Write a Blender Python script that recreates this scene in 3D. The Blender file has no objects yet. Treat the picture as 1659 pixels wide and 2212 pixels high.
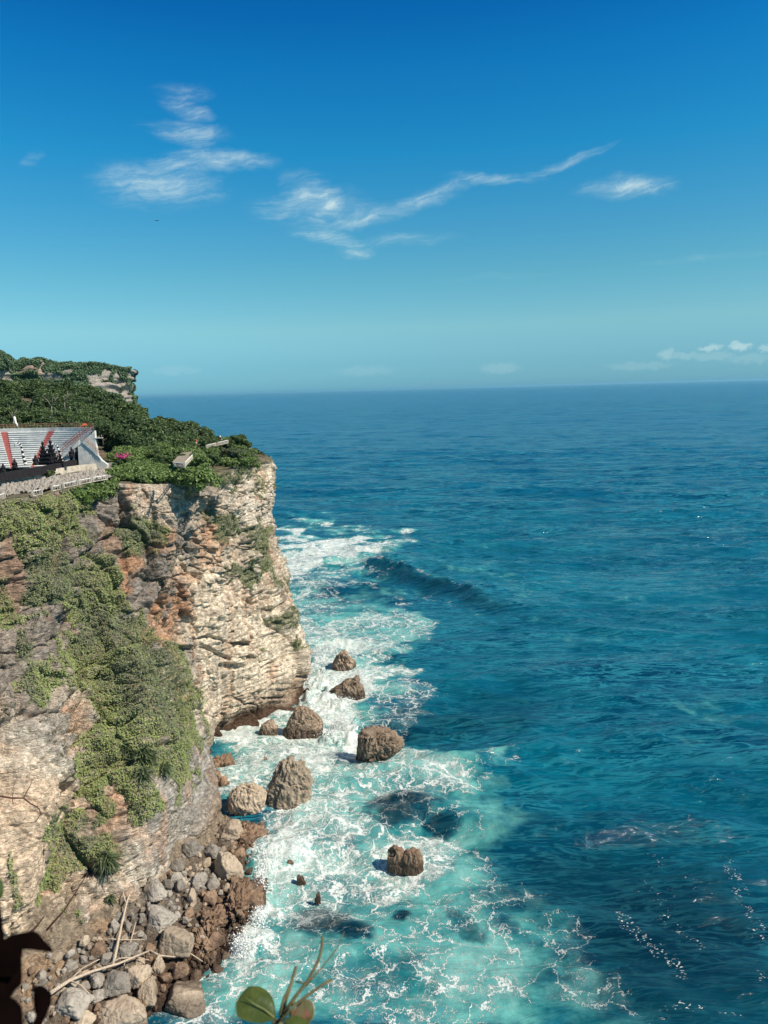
import bpy, bmesh, math, random
import numpy as np
from mathutils import Vector, Matrix

C = bpy.context.scene.collection
R = math.radians
PI = math.pi
random.seed(7)
RNG = np.random.default_rng(11)

# ------------------------------------------------------------ camera
CAM = np.array([0.0, 0.0, 70.0])
FPX, CU, CV = 1640.0, 829.5, 1106.0          # focal length and centre, photo measured at 1659 x 2212
PITCH, ROLL = R(9.15), R(1.55)
Fv = np.array([0, math.cos(PITCH), -math.sin(PITCH)])
R0 = np.array([1.0, 0, 0]); U0 = np.array([0, math.sin(PITCH), math.cos(PITCH)])
Rv = R0*math.cos(ROLL) - U0*math.sin(ROLL)
Uv = U0*math.cos(ROLL) + R0*math.sin(ROLL)
cam_d = bpy.data.cameras.new('camera')
cam = bpy.data.objects.new('camera', cam_d); C.objects.link(cam)
m = Matrix(((Rv[0], Uv[0], -Fv[0], CAM[0]), (Rv[1], Uv[1], -Fv[1], CAM[1]), (Rv[2], Uv[2], -Fv[2], CAM[2]), (0, 0, 0, 1)))
cam.matrix_world = m
cam_d.sensor_fit = 'VERTICAL'; cam_d.sensor_height = 24.0
cam_d.lens = 24.0*FPX/2212.0
cam_d.clip_start = 0.05; cam_d.clip_end = 200000
cam_d.dof.use_dof = True; cam_d.dof.focus_distance = 120.0; cam_d.dof.aperture_fstop = 9.0
bpy.context.scene.camera = cam

# ------------------------------------------------------------ sun, sky, exposure
SUN_EL = R(46); SUN_AZ = math.atan2(0.92, -0.40)        # compass angle from +Y towards +X
sd = np.array([math.sin(SUN_AZ)*math.cos(SUN_EL), math.cos(SUN_AZ)*math.cos(SUN_EL), math.sin(SUN_EL)])
sl = bpy.data.lights.new('sun', 'SUN'); sl.energy = 4.4; sl.angle = R(0.5); sl.color = (1.0, 0.90, 0.76)
so = bpy.data.objects.new('sun', sl); C.objects.link(so)
so.rotation_euler = Vector(-sd).to_track_quat('-Z', 'Y').to_euler(); so.location = (60, -30, 150)
sc = bpy.context.scene
sc.view_settings.view_transform = 'Standard'; sc.view_settings.look = 'None'
sc.view_settings.exposure = 0.45; sc.view_settings.gamma = 1.0


class NT:
    """tiny helper for building node trees"""
    def __init__(s, tree): s.t = tree; s.n = tree.nodes; s.l = tree.links
    def new(s, kind, **kw):
        nd = s.n.new(kind)
        for k, v in kw.items(): setattr(nd, k, v)
        return nd
    def put(s, sock, v):
        if isinstance(v, bpy.types.NodeSocket): s.l.new(v, sock)
        elif v is not None: sock.default_value = v
    def math(s, op, a, b=None, c=None, clamp=False):
        nd = s.new('ShaderNodeMath', operation=op); nd.use_clamp = clamp
        s.put(nd.inputs[0], a); s.put(nd.inputs[1], b); s.put(nd.inputs[2], c)
        return nd.outputs[0]
    def vmath(s, op, a, b=None):
        nd = s.new('ShaderNodeVectorMath', operation=op)
        s.put(nd.inputs[0], a); s.put(nd.inputs[1], b)
        return nd.outputs[0] if op not in ('DOT_PRODUCT', 'LENGTH') else nd.outputs['Value']
    def mix(s, f, a, b, blend='MIX'):
        nd = s.new('ShaderNodeMix', data_type='RGBA', blend_type=blend)
        s.put(nd.inputs[0], f)
        s.put(nd.inputs[6], a if isinstance(a, bpy.types.NodeSocket) else (*a, 1))
        s.put(nd.inputs[7], b if isinstance(b, bpy.types.NodeSocket) else (*b, 1))
        return nd.outputs[2]
    def noise(s, vec, scale, detail=4, rough=.55, dist=0.0, out=0, dim='3D'):
        nd = s.new('ShaderNodeTexNoise', noise_dimensions=dim)
        s.put(nd.inputs['Vector'], vec); s.put(nd.inputs['Scale'], scale)
        nd.inputs['Detail'].default_value = detail; nd.inputs['Roughness'].default_value = rough
        nd.inputs['Distortion'].default_value = dist
        return nd.outputs[out]
    def voro(s, vec, scale, feature='F1', rnd=1.0, dim='3D'):
        nd = s.new('ShaderNodeTexVoronoi', feature=feature, voronoi_dimensions=dim)
        s.put(nd.inputs['Vector'], vec); s.put(nd.inputs['Scale'], scale)
        nd.inputs['Randomness'].default_value = rnd
        return nd.outputs['Distance']
    def step(s, v, a, b, o0=0.0, o1=1.0):
        nd = s.new('ShaderNodeMapRange', interpolation_type='SMOOTHSTEP')
        s.put(nd.inputs[0], v); s.put(nd.inputs[1], a); s.put(nd.inputs[2], b); s.put(nd.inputs[3], o0); s.put(nd.inputs[4], o1)
        return nd.outputs[0]
    def attr(s, name, out='Fac'):
        nd = s.new('ShaderNodeAttribute', attribute_name=name); return nd.outputs[out]
    def mapping(s, vec, scale=(1, 1, 1), rot=(0, 0, 0), loc=(0, 0, 0)):
        nd = s.new('ShaderNodeMapping'); s.put(nd.inputs[0], vec)
        nd.inputs['Scale'].default_value = scale; nd.inputs['Rotation'].default_value = rot; nd.inputs['Location'].default_value = loc
        return nd.outputs[0]
    def bump(s, h, strength, dist, normal=None):
        nd = s.new('ShaderNodeBump'); nd.inputs['Strength'].default_value = strength
        nd.inputs['Distance'].default_value = dist; s.put(nd.inputs['Height'], h)
        if normal is not None: s.put(nd.inputs['Normal'], normal)
        return nd.outputs[0]


def pix_dir(u, v):
    u = np.asarray(u, float); v = np.asarray(v, float)
    a = (u-CU)/FPX; b = -(v-CV)/FPX
    return Fv + a[..., None]*Rv + b[..., None]*Uv
def at_z(u, v, z=0.0):
    d = pix_dir(u, v); t = (z-CAM[2])/d[..., 2]
    return CAM + d*t[..., None]
def at_y(u, v, y):
    d = pix_dir(u, v); t = np.asarray(y, float)/d[..., 1]
    return CAM + d*t[..., None]
def proj(P):
    Q = np.asarray(P, float)-CAM
    w = np.maximum(Q@Fv, 1e-3)
    return CU + FPX*(Q@Rv)/w, CV - FPX*(Q@Uv)/w

# world: physical sky graded towards teal blue, with thin cirrus and far cumulus
world = bpy.data.worlds.new('World'); sc.world = world; world.use_nodes = True
W = NT(world.node_tree); W.n.clear()
sky = W.new('ShaderNodeTexSky', sky_type='NISHITA'); sky.sun_disc = False
sky.sun_elevation = SUN_EL; sky.sun_rotation = SUN_AZ
sky.altitude = 70; sky.air_density = 1.0; sky.dust_density = 0.3; sky.ozone_density = 2.0
SKYG = 1.0
geo = W.new('ShaderNodeTexCoord').outputs['Generated']
sep = W.new('ShaderNodeSeparateXYZ'); W.l.new(geo, sep.inputs[0])
hr = W.math('SQRT', W.math('ADD', W.math('MULTIPLY', sep.outputs[0], sep.outputs[0]), W.math('MULTIPLY', sep.outputs[1], sep.outputs[1])))
el = W.math('ARCTAN2', sep.outputs[2], hr)
az = W.math('ARCTAN2', sep.outputs[0], sep.outputs[1])
tint = W.new('ShaderNodeValToRGB')
W.l.new(W.math('DIVIDE', el, 0.60, clamp=True), tint.inputs[0])
cr = tint.color_ramp
SKYRAMP = [(0.0, (0.228, 0.618, 1.106)), (0.056, (0.289, 0.651, 0.973)), (0.13, (0.461, 0.821, 0.9)), (0.231, (0.36, 0.84, 0.882)), (0.469, (0.089, 0.826, 1.076)), (0.622, (0.036, 0.705, 1.111)), (0.708, (0.019, 0.57, 1.054)), (1.0, (0.015, 0.455, 0.843))]
cr.elements[0].position = 0; cr.elements[0].color = (*SKYRAMP[0][1], 1)
cr.elements[1].position = 1; cr.elements[1].color = (*SKYRAMP[-1][1], 1)
for p_, c_ in SKYRAMP[1:-1]:
    e_ = cr.elements.new(p_); e_.color = (*c_, 1)
skyc = W.mix(1.0, sky.outputs[0], tint.outputs[0], 'MULTIPLY')
# clouds: each streak = (u0,v0,u1,v1,width,strength) measured on the photograph, kept as directions on the sky
aev = W.new('ShaderNodeCombineXYZ'); W.l.new(az, aev.inputs[0]); W.l.new(el, aev.inputs[1])
warp = W.noise(aev.outputs[0], 9.0, 5, .6, out=1)
warp = W.vmath('SUBTRACT', warp, (0.5, 0.5, 0.5)); warp = W.vmath('MULTIPLY', warp, (0.075, 0.035, 0))
pw = W.vmath('ADD', aev.outputs[0], warp)
def ae(u, v):
    d = pix_dir(u, v); return math.atan2(d[0], d[1]), math.atan2(d[2], math.hypot(d[0], d[1]))
streaks = [(655, 415, 690, 455, 30, .75), (250, 390, 420, 400, 34, .35), (590, 450, 760, 455, 30, .3), (245, 380, 430, 405, 27, .75), (330, 350, 440, 355, 14, .5), (380, 335, 580, 345, 15, .8), (420, 360, 560, 350, 10, .4), (335, 270, 480, 290, 16, .55), (360, 215, 440, 240, 15, .5),
           (340, 190, 450, 190, 13, .28), (390, 300, 470, 310, 9, .35), (575, 450, 720, 440, 22, .5), (670, 430, 720, 450, 25, .95), (700, 480, 860, 455, 16, .6),
           (640, 500, 790, 525, 13, .7), (740, 545, 800, 540, 11, .6), (800, 520, 960, 510, 10, .3), (840, 455, 1010, 388, 13, .6), (900, 440, 980, 420, 10, .35), (980, 380, 1150, 380, 9, .5), (1130, 378, 1310, 320, 7, .42),
           (1270, 410, 1440, 408, 15, .8), (1320, 395, 1350, 410, 14, .4), (1380, 575, 1640, 550, 5, .14), (45, 352, 75, 325, 8, .14), (960, 610, 1180, 590, 5, .08)]
tot = None
for (u0, v0, u1, v1, wd, st) in streaks:
    a0, e0 = ae(u0, v0); a1, e1 = ae(u1, v1); L = math.hypot(a1-a0, e1-e0); rot = math.atan2(e1-e0, a1-a0); w = wd/FPX*1.3
    q = W.vmath('SUBTRACT', pw, ((a0+a1)/2, (e0+e1)/2, 0))
    vr = W.new('ShaderNodeVectorRotate', rotation_type='Z_AXIS'); W.l.new(q, vr.inputs['Vector']); vr.inputs['Angle'].default_value = -rot
    q = W.vmath('MULTIPLY', vr.outputs[0], (1/(L/2+w), 1/w, 0))
    g = W.step(W.vmath('LENGTH', q), 0.0, 1.3, st, 0.0)
    tot = g if tot is None else W.math('MAXIMUM', tot, g)
vs = W.new('ShaderNodeVectorRotate', rotation_type='Z_AXIS'); W.l.new(pw, vs.inputs['Vector']); vs.inputs['Angle'].default_value = R(-8)
wisp = W.noise(W.vmath('MULTIPLY', vs.outputs[0], (12, 75, 1)), 1.0, 10, .68, 1.0)
wisp2 = W.noise(W.vmath('MULTIPLY', pw, (60, 110, 1)), 1.0, 6, .65, .6)
tex = W.math('ADD', W.math('MULTIPLY', wisp, 0.75), W.math('MULTIPLY', wisp2, 0.25))
cir = W.math('MULTIPLY', W.math('POWER', tot, .8), W.step(tex, 0.40, 0.70))
cir = W.math('ADD', W.math('MULTIPLY', cir, .72), W.math('MULTIPLY', W.math('POWER', tot, 1.4), .30))
# small far cumulus on the right, near the horizon
cum = None
for (u0, v0, ru, rv, st) in [(1535, 752, 20, 6, .38), (1600, 750, 18, 8, .45), (1590, 742, 7, 7, .35), (1440, 765, 14, 10, .24), (1480, 768, 30, 6, .16), (1655, 754, 14, 7, .3), (1380, 790, 60, 8, .10), (1080, 795, 40, 10, .12), (1540, 770, 40, 8, .14), (1620, 775, 40, 8, .12), (380, 800, 50, 8, .08), (790, 800, 60, 10, .08)]:
    a0, e0 = ae(u0, v0)
    q = W.vmath('SUBTRACT', aev.outputs[0], (a0, e0, 0))
    sm = W.vmath('MULTIPLY', W.vmath('SUBTRACT', W.noise(aev.outputs[0], 110, 4, .6, out=1), (.5, .5, .5)), (.016, .016, 0))
    q = W.vmath('MULTIPLY', W.vmath('ADD', q, sm), (FPX/ru/1.2, FPX/rv/1.2, 0))
    g = W.step(W.vmath('LENGTH', q), .45, 1.15, st, 0.0)
    cum = g if cum is None else W.math('MAXIMUM', cum, g)
allc = W.math('MAXIMUM', cir, cum)
skyc2 = W.mix(W.math('MINIMUM', allc, .82), skyc, (6.2, 7.6, 7.4))
bg = W.new('ShaderNodeBackground'); W.l.new(skyc2, bg.inputs[0]); bg.inputs[1].default_value = 0.085
wo = W.new('ShaderNodeOutputWorld'); W.l.new(bg.outputs[0], wo.inputs[0])

# ------------------------------------------------------------ numpy noise
def _h(ix, iy, iz, s):
    h = (ix.astype(np.uint32)*np.uint32(374761393) + iy.astype(np.uint32)*np.uint32(668265263) + iz.astype(np.uint32)*np.uint32(2147483647 ^ 0x5bd1e995) + np.uint32(s*1274126177 & 0xffffffff))
    h = (h ^ (h >> np.uint32(13)))*np.uint32(1274126177); h ^= h >> np.uint32(16)
    h = h*np.uint32(2246822519); h ^= h >> np.uint32(13)
    return h
def _hf(ix, iy, iz, s): return (_h(ix, iy, iz, s) & np.uint32(0xffffff)).astype(np.float32)/np.float32(0xffffff)
G = np.array([(1,1,0),(-1,1,0),(1,-1,0),(-1,-1,0),(1,0,1),(-1,0,1),(1,0,-1),(-1,0,-1),(0,1,1),(0,-1,1),(0,1,-1),(0,-1,-1),(1,1,0),(-1,1,0),(0,-1,1),(0,-1,-1)], np.float32)
def perlin(x, y, z, s=0):
    x = np.asarray(x, np.float32); y = np.asarray(y, np.float32)*np.ones_like(x); z = np.asarray(z, np.float32)*np.ones_like(x)
    xi = np.floor(x).astype(np.int64); yi = np.floor(y).astype(np.int64); zi = np.floor(z).astype(np.int64)
    xf = x-xi; yf = y-yi; zf = z-zi
    u = xf*xf*xf*(xf*(xf*6-15)+10); v = yf*yf*yf*(yf*(yf*6-15)+10); w = zf*zf*zf*(zf*(zf*6-15)+10)
    out = 0
    for dx in (0, 1):
        for dy in (0, 1):
            for dz in (0, 1):
                g = G[_h(xi+dx, yi+dy, zi+dz, s) & np.uint32(15)]
                d = g[..., 0]*(xf-dx)+g[..., 1]*(yf-dy)+g[..., 2]*(zf-dz)
                out = out + d*(u if dx else 1-u)*(v if dy else 1-v)*(w if dz else 1-w)
    return out
def fbm(x, y, z, o=4, s=0, g=.5, lac=2.03):
    t = 0; a = 1.0; f = 1.0
    for i in range(o):
        t = t + a*perlin(x*f+i*17.3, y*f-i*9.1, z*f+i*4.7, s+i); a *= g; f *= lac
    return t
def worley(x, y, z, s=0):
    """F1, F2 of cellular noise"""
    x = np.asarray(x, np.float32); y = np.asarray(y, np.float32); z = np.asarray(z, np.float32)
    xi = np.floor(x).astype(np.int64); yi = np.floor(y).astype(np.int64); zi = np.floor(z).astype(np.int64)
    f1 = np.full(x.shape, 9, np.float32); f2 = f1.copy(); idc = np.zeros(x.shape, np.float32)
    for dx in (-1, 0, 1):
        for dy in (-1, 0, 1):
            for dz in (-1, 0, 1):
                cx, cy, cz = xi+dx, yi+dy, zi+dz
                px = cx+_hf(cx, cy, cz, s); py = cy+_hf(cx, cy, cz, s+1); pz = cz+_hf(cx, cy, cz, s+2)
                d = np.sqrt((px-x)**2+(py-y)**2+(pz-z)**2).astype(np.float32)
                n1 = d < f1
                f2 = np.where(n1, f1, np.minimum(f2, d)); idc = np.where(n1, _hf(cx, cy, cz, s+5), idc); f1 = np.where(n1, d, f1)
    return f1, f2, idc
def sstep(x, a, b):
    t = np.clip((x-a)/(b-a), 0, 1); return t*t*(3-2*t)
def blobs(u, v, lst, warp=None, soft=.35):
    """soft union of ellipses (u,v,ru,rv[,strength])"""
    m_ = np.zeros(np.shape(u), np.float32)
    if warp is not None: u = u+warp[0]; v = v+warp[1]
    for b in lst:
        st = b[4] if len(b) > 4 else 1.0
        d = np.sqrt(((u-b[0])/b[2])**2+((v-b[1])/b[3])**2)
        m_ = np.maximum(m_, st*(1-sstep(d, 1-soft, 1+soft)))
    return m_

# ------------------------------------------------------------ object helpers
def grid_mesh(name, P, attrs=None, cols=None, smooth=True, flip=False):
    """P: (n,m,3) grid of points -> mesh"""
    n, k = P.shape[:2]
    me = bpy.data.meshes.new(name)
    me.vertices.add(n*k); me.vertices.foreach_set('co', P.reshape(-1).astype(np.float32))
    i = np.arange(n*k).reshape(n, k)
    q = np.stack([i[:-1, :-1], i[:-1, 1:], i[1:, 1:], i[1:, :-1]], -1).reshape(-1, 4)
    if flip: q = q[:, ::-1]
    fill_faces(me, q, smooth)
    add_attrs(me, attrs, cols)
    return me
def fill_faces(me, q, smooth=True):
    nf = len(q)
    me.loops.add(nf*4); me.loops.foreach_set('vertex_index', np.ascontiguousarray(q).reshape(-1).astype(np.int32))
    me.polygons.add(nf); me.polygons.foreach_set('loop_start', (np.arange(nf)*4).astype(np.int32))
    try: me.polygons.foreach_set('loop_total', np.full(nf, 4, np.int32))
    except Exception: pass
    me.polygons.foreach_set('use_smooth', np.full(nf, smooth, bool))
    me.update(); me.validate()
def add_attrs(me, attrs, cols):
    for k_, a in (attrs or {}).items():
        at = me.attributes.new(k_, 'FLOAT', 'POINT'); at.data.foreach_set('value', np.asarray(a, np.float32).reshape(-1))
    for k_, a in (cols or {}).items():
        at = me.attributes.new(k_, 'FLOAT_COLOR', 'POINT'); a = np.asarray(a, np.float32).reshape(-1, 3)
        at.data.foreach_set('color', np.concatenate([a, np.ones((len(a), 1), np.float32)], 1).reshape(-1))
def obj(name, me, mat=None, parent=None, label=None, cat=None, group=None, kind=None, loc=None, rz=0):
    o = bpy.data.objects.new(name, me); C.objects.link(o)
    if mat is not None and me is not None and not me.materials: me.materials.append(mat)
    if parent is not None: o.parent = parent
    if label: o['label'] = label
    if cat: o['category'] = cat
    if group: o['group'] = group
    if kind: o['kind'] = kind
    if loc is not None: o.location = loc
    if rz: o.rotation_euler[2] = rz
    return o
def dup(o, parent=None, **kw):
    c = o.copy(); C.objects.link(c)
    if parent is not None: c.parent = parent
    for ch in list(o.children): dup(ch, c)
    for k_, v_ in kw.items(): c[k_] = v_
    return c
def material(name, rough=.9, spec=.3):
    mt = bpy.data.materials.new(name); mt.use_nodes = True
    b = mt.node_tree.nodes['Principled BSDF']; b.inputs['Roughness'].default_value = rough
    b.inputs['Specular IOR Level'].default_value = spec
    return mt, NT(mt.node_tree), b
# ------------------------------------------------------------ materials
def mat_rock():
    mt, N, b = material('limestone', .92, .15)
    co = N.attr('col', 'Color'); pos = N.new('ShaderNodeTexCoord').outputs['Object']
    n1 = N.noise(pos, 1.3, 8, .68); n2 = N.noise(N.mapping(pos, (.8, .8, 4.2)), 1.9, 6, .7, .6)
    n3 = N.noise(N.mapping(pos, (1.6, 1.6, .22)), 1.0, 5, .65)
    f = N.math('ADD', N.math('MULTIPLY', N.step(n1, .30, .70), .70), .72)
    f = N.math('MULTIPLY', f, N.math('ADD', N.math('MULTIPLY', N.step(n2, .34, .62), .55), .66))
    f = N.math('MULTIPLY', f, N.math('ADD', N.math('MULTIPLY', N.step(n3, .38, .6), .30), .84))
    mul = N.new('ShaderNodeCombineXYZ')
    for i in range(3): N.l.new(f, mul.inputs[i])
    c = N.mix(1.0, co, mul.outputs[0], 'MULTIPLY')
    c = N.mix(N.math('MULTIPLY', N.step(N.noise(pos, .55, 6, .7), .54, .66), .45), c, (.10, .085, .07))
    N.l.new(c, b.inputs['Base Color'])
    h = N.math('ADD', N.math('MULTIPLY', n2, 1.0), N.math('MULTIPLY', n1, .7))
    v = N.voro(N.vmath('ADD', N.mapping(pos, (.6, .6, 1.9)), N.vmath('MULTIPLY', N.noise(pos, .8, 3, .6, out=1), (1.3, 1.3, 1.3))), .8, 'DISTANCE_TO_EDGE')
    h = N.math('ADD', h, N.math('MULTIPLY', N.step(v, 0, .10), .22))
    N.l.new(N.bump(h, .9, .55), b.inputs['Normal'])
    return mt
M_ROCK = mat_rock()

def mat_boulder(name, c1, c2, c3, sc_=1.0, wet=False):
    mt, N, b = material(name, .9, .2)
    tc = N.new('ShaderNodeTexCoord').outputs['Object']
    inf = N.new('ShaderNodeObjectInfo')
    pos = N.vmath('ADD', tc, N.vmath('MULTIPLY', inf.outputs['Location'], (.37, .41, .3)))
    n1 = N.noise(pos, .55*sc_, 7, .66); n2 = N.noise(pos, 2.4*sc_, 6, .7)
    n4 = N.noise(N.mapping(pos, (1.4, 1.4, .35)), 2.2*sc_, 5, .7)
    c = N.mix(N.step(n1, .38, .62), c1, c2)
    c = N.mix(N.math('MULTIPLY', N.step(n2, .48, .7), .55), c, c3)
    c = N.mix(N.math('MULTIPLY', N.step(n4, .52, .66), .5), c, tuple(.35*x for x in c1))
    rb = N.new('ShaderNodeMapRange'); N.l.new(inf.outputs['Random'], rb.inputs[0]); rb.inputs[3].default_value = .72; rb.inputs[4].default_value = 1.2
    mul = N.new('ShaderNodeCombineXYZ')
    for i in range(3): N.l.new(rb.outputs[0], mul.inputs[i])
    c = N.mix(1.0, c, mul.outputs[0], 'MULTIPLY')
    gp = N.new('ShaderNodeNewGeometry').outputs['Position']; sp = N.new('ShaderNodeSeparateXYZ'); N.l.new(gp, sp.inputs[0])
    wl = N.math('ADD', sp.outputs[2], N.math('MULTIPLY', N.math('SUBTRACT', n1, .5), 4.0))
    wetm = N.step(wl, .5, 2.0, 1.0, 0.0)
    c = N.mix(N.math('MULTIPLY', wetm, .72), c, (.045, .03, .02))
    N.l.new(c, b.inputs['Base Color'])
    N.l.new(N.step(wetm, 0, 1, .9, .35), b.inputs['Roughness'])
    v = N.voro(N.vmath('ADD', pos, N.vmath('MULTIPLY', N.noise(pos, .9, 3, .6, out=1), (1.6, 1.6, 1.6))), .9*sc_, 'DISTANCE_TO_EDGE')
    h = N.math('ADD', N.math('ADD', N.math('MULTIPLY', n2, 1.0), N.math('MULTIPLY', n4, .9)), N.math('MULTIPLY', N.step(v, 0, .09), .30))
    N.l.new(N.bump(h, .55, .34/sc_), b.inputs['Normal'])
    return mt
M_BGREY = mat_boulder('grey_limestone', (.27, .24, .20), (.38, .34, .28), (.46, .41, .33))
M_BTAN = mat_boulder('tan_limestone', (.42, .33, .235), (.52, .42, .30), (.30, .25, .20))
M_BBRN = mat_boulder('brown_reef_rock', (.22, .145, .095), (.31, .21, .135), (.13, .09, .065), 1.3)
M_STACK = mat_boulder('sea_worn_limestone', (.25, .18, .12), (.42, .32, .23), (.14, .115, .09))

def mat_leaf(name, ca, cb, cc, rough=.45, spec=.35):
    mt, N, b = material(name, rough, spec)
    rn = N.attr('rnd'); pos = N.new('ShaderNodeNewGeometry').outputs['Position']
    n = N.noise(pos, .35, 4, .6)
    c = N.mix(rn, ca, cb)
    c = N.mix(N.step(n, .42, .62), c, cc)
    N.l.new(c, b.inputs['Base Color'])
    tr = N.new('ShaderNodeBsdfTranslucent'); N.l.new(c, tr.inputs[0])
    ms = N.new('ShaderNodeMixShader'); ms.inputs[0].default_value = .18
    N.l.new(b.outputs[0], ms.inputs[1]); N.l.new(tr.outputs[0], ms.inputs[2])
    N.l.new(ms.outputs[0], N.n['Material Output'].inputs[0])
    return mt
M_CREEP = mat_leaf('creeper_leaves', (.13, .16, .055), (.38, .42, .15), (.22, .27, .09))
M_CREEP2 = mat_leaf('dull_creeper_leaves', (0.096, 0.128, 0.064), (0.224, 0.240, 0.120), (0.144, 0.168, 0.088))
M_TREE = mat_leaf('tree_leaves', (0.039, 0.078, 0.023), (0.166, 0.215, 0.069), (0.078, 0.127, 0.039))
M_TREE2 = mat_leaf('dark_tree_leaves', (0.029, 0.062, 0.021), (0.125, 0.166, 0.058), (0.062, 0.104, 0.034))
M_BUSH = mat_leaf('bush_leaves', (0.070, 0.132, 0.032), (0.264, 0.352, 0.114), (0.158, 0.229, 0.062))
M_FAR = mat_leaf('far_tree_leaves', (0.055, 0.110, 0.055), (0.148, 0.211, 0.093), (0.087, 0.148, 0.068))
M_SPIKE = mat_leaf('pandanus_blades', (0.026, 0.052, 0.019), (0.182, 0.221, 0.104), (0.091, 0.117, 0.052))
M_MAG = mat_leaf('magenta_flowers', (.7, .02, .25), (.8, .06, .35), (.6, .02, .2))

def plain(name, col, rough=.8, spec=.3, noise_=.25, scale=3.0, metallic=0):
    mt, N, b = material(name, rough, spec)
    pos = N.new('ShaderNodeTexCoord').outputs['Object']
    n = N.noise(pos, scale, 6, .65)
    c = N.mix(N.step(n, .35, .65), tuple(x*(1-noise_) for x in col), tuple(min(1, x*(1+noise_*.5)) for x in col))
    N.l.new(c, b.inputs['Base Color']); b.inputs['Metallic'].default_value = metallic
    N.l.new(N.bump(n, .25, .05), b.inputs['Normal'])
    return mt
M_BARK = plain('pale_bark', (.30, .26, .21), .9, .1, .3, 6)
M_DRIFT = plain('bleached_driftwood', (.52, .42, .31), .85, .15, .3, 5)
M_TWIG = plain('brown_twig', (.085, .04, .025), .7, .2, .2, 30)
M_TIER = plain('white_painted_concrete', (.84, .84, .78), .8, .2, .2, .8)
M_TIERD = plain('blue_grey_riser', (.42, .44, .43), .9, .1, .25, 1.0)
M_RED = plain('red_painted_steps', (.50, .17, .14), .8, .2, .15, 1.5)
M_CONC = plain('weathered_render', (.58, .59, .54), .9, .1, .2, .7)
M_STONE = plain('pale_stone_terrace', (.50, .45, .36), .9, .1, .35, 1.2)
M_LAVA = plain('black_temple_stone', (.022, .020, .022), .9, .2, .3, 3)
M_RAIL = plain('rusty_pink_rail', (.34, .16, .12), .7, .3, .2, 4)
M_WHITE = plain('white_paint', (.75, .74, .68), .7, .3, .08, 3)
M_BLACK = plain('black_cloth', (.015, .015, .018), .8, .2, .1, 3)
M_DOOR_SHADE = plain('doorway_shade', (.015, .02, .025), .9, .1, .1, 3)
M_GLASS = plain('blue_grey_glass', (.25, .32, .36), .2, .5, .1, 3)
M_ORANGE = plain('orange_tiles', (.62, .13, .04), .8, .2, .2, 3)
M_SKIN = plain('skin', (.35, .2, .13), .6, .3, .05, 10)
M_SHIRT = plain('red_shirt', (.55, .05, .04), .9, .1, .05, 10)
M_TROUS = plain('pale_trousers', (.6, .55, .45), .9, .1, .05, 10)

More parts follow.
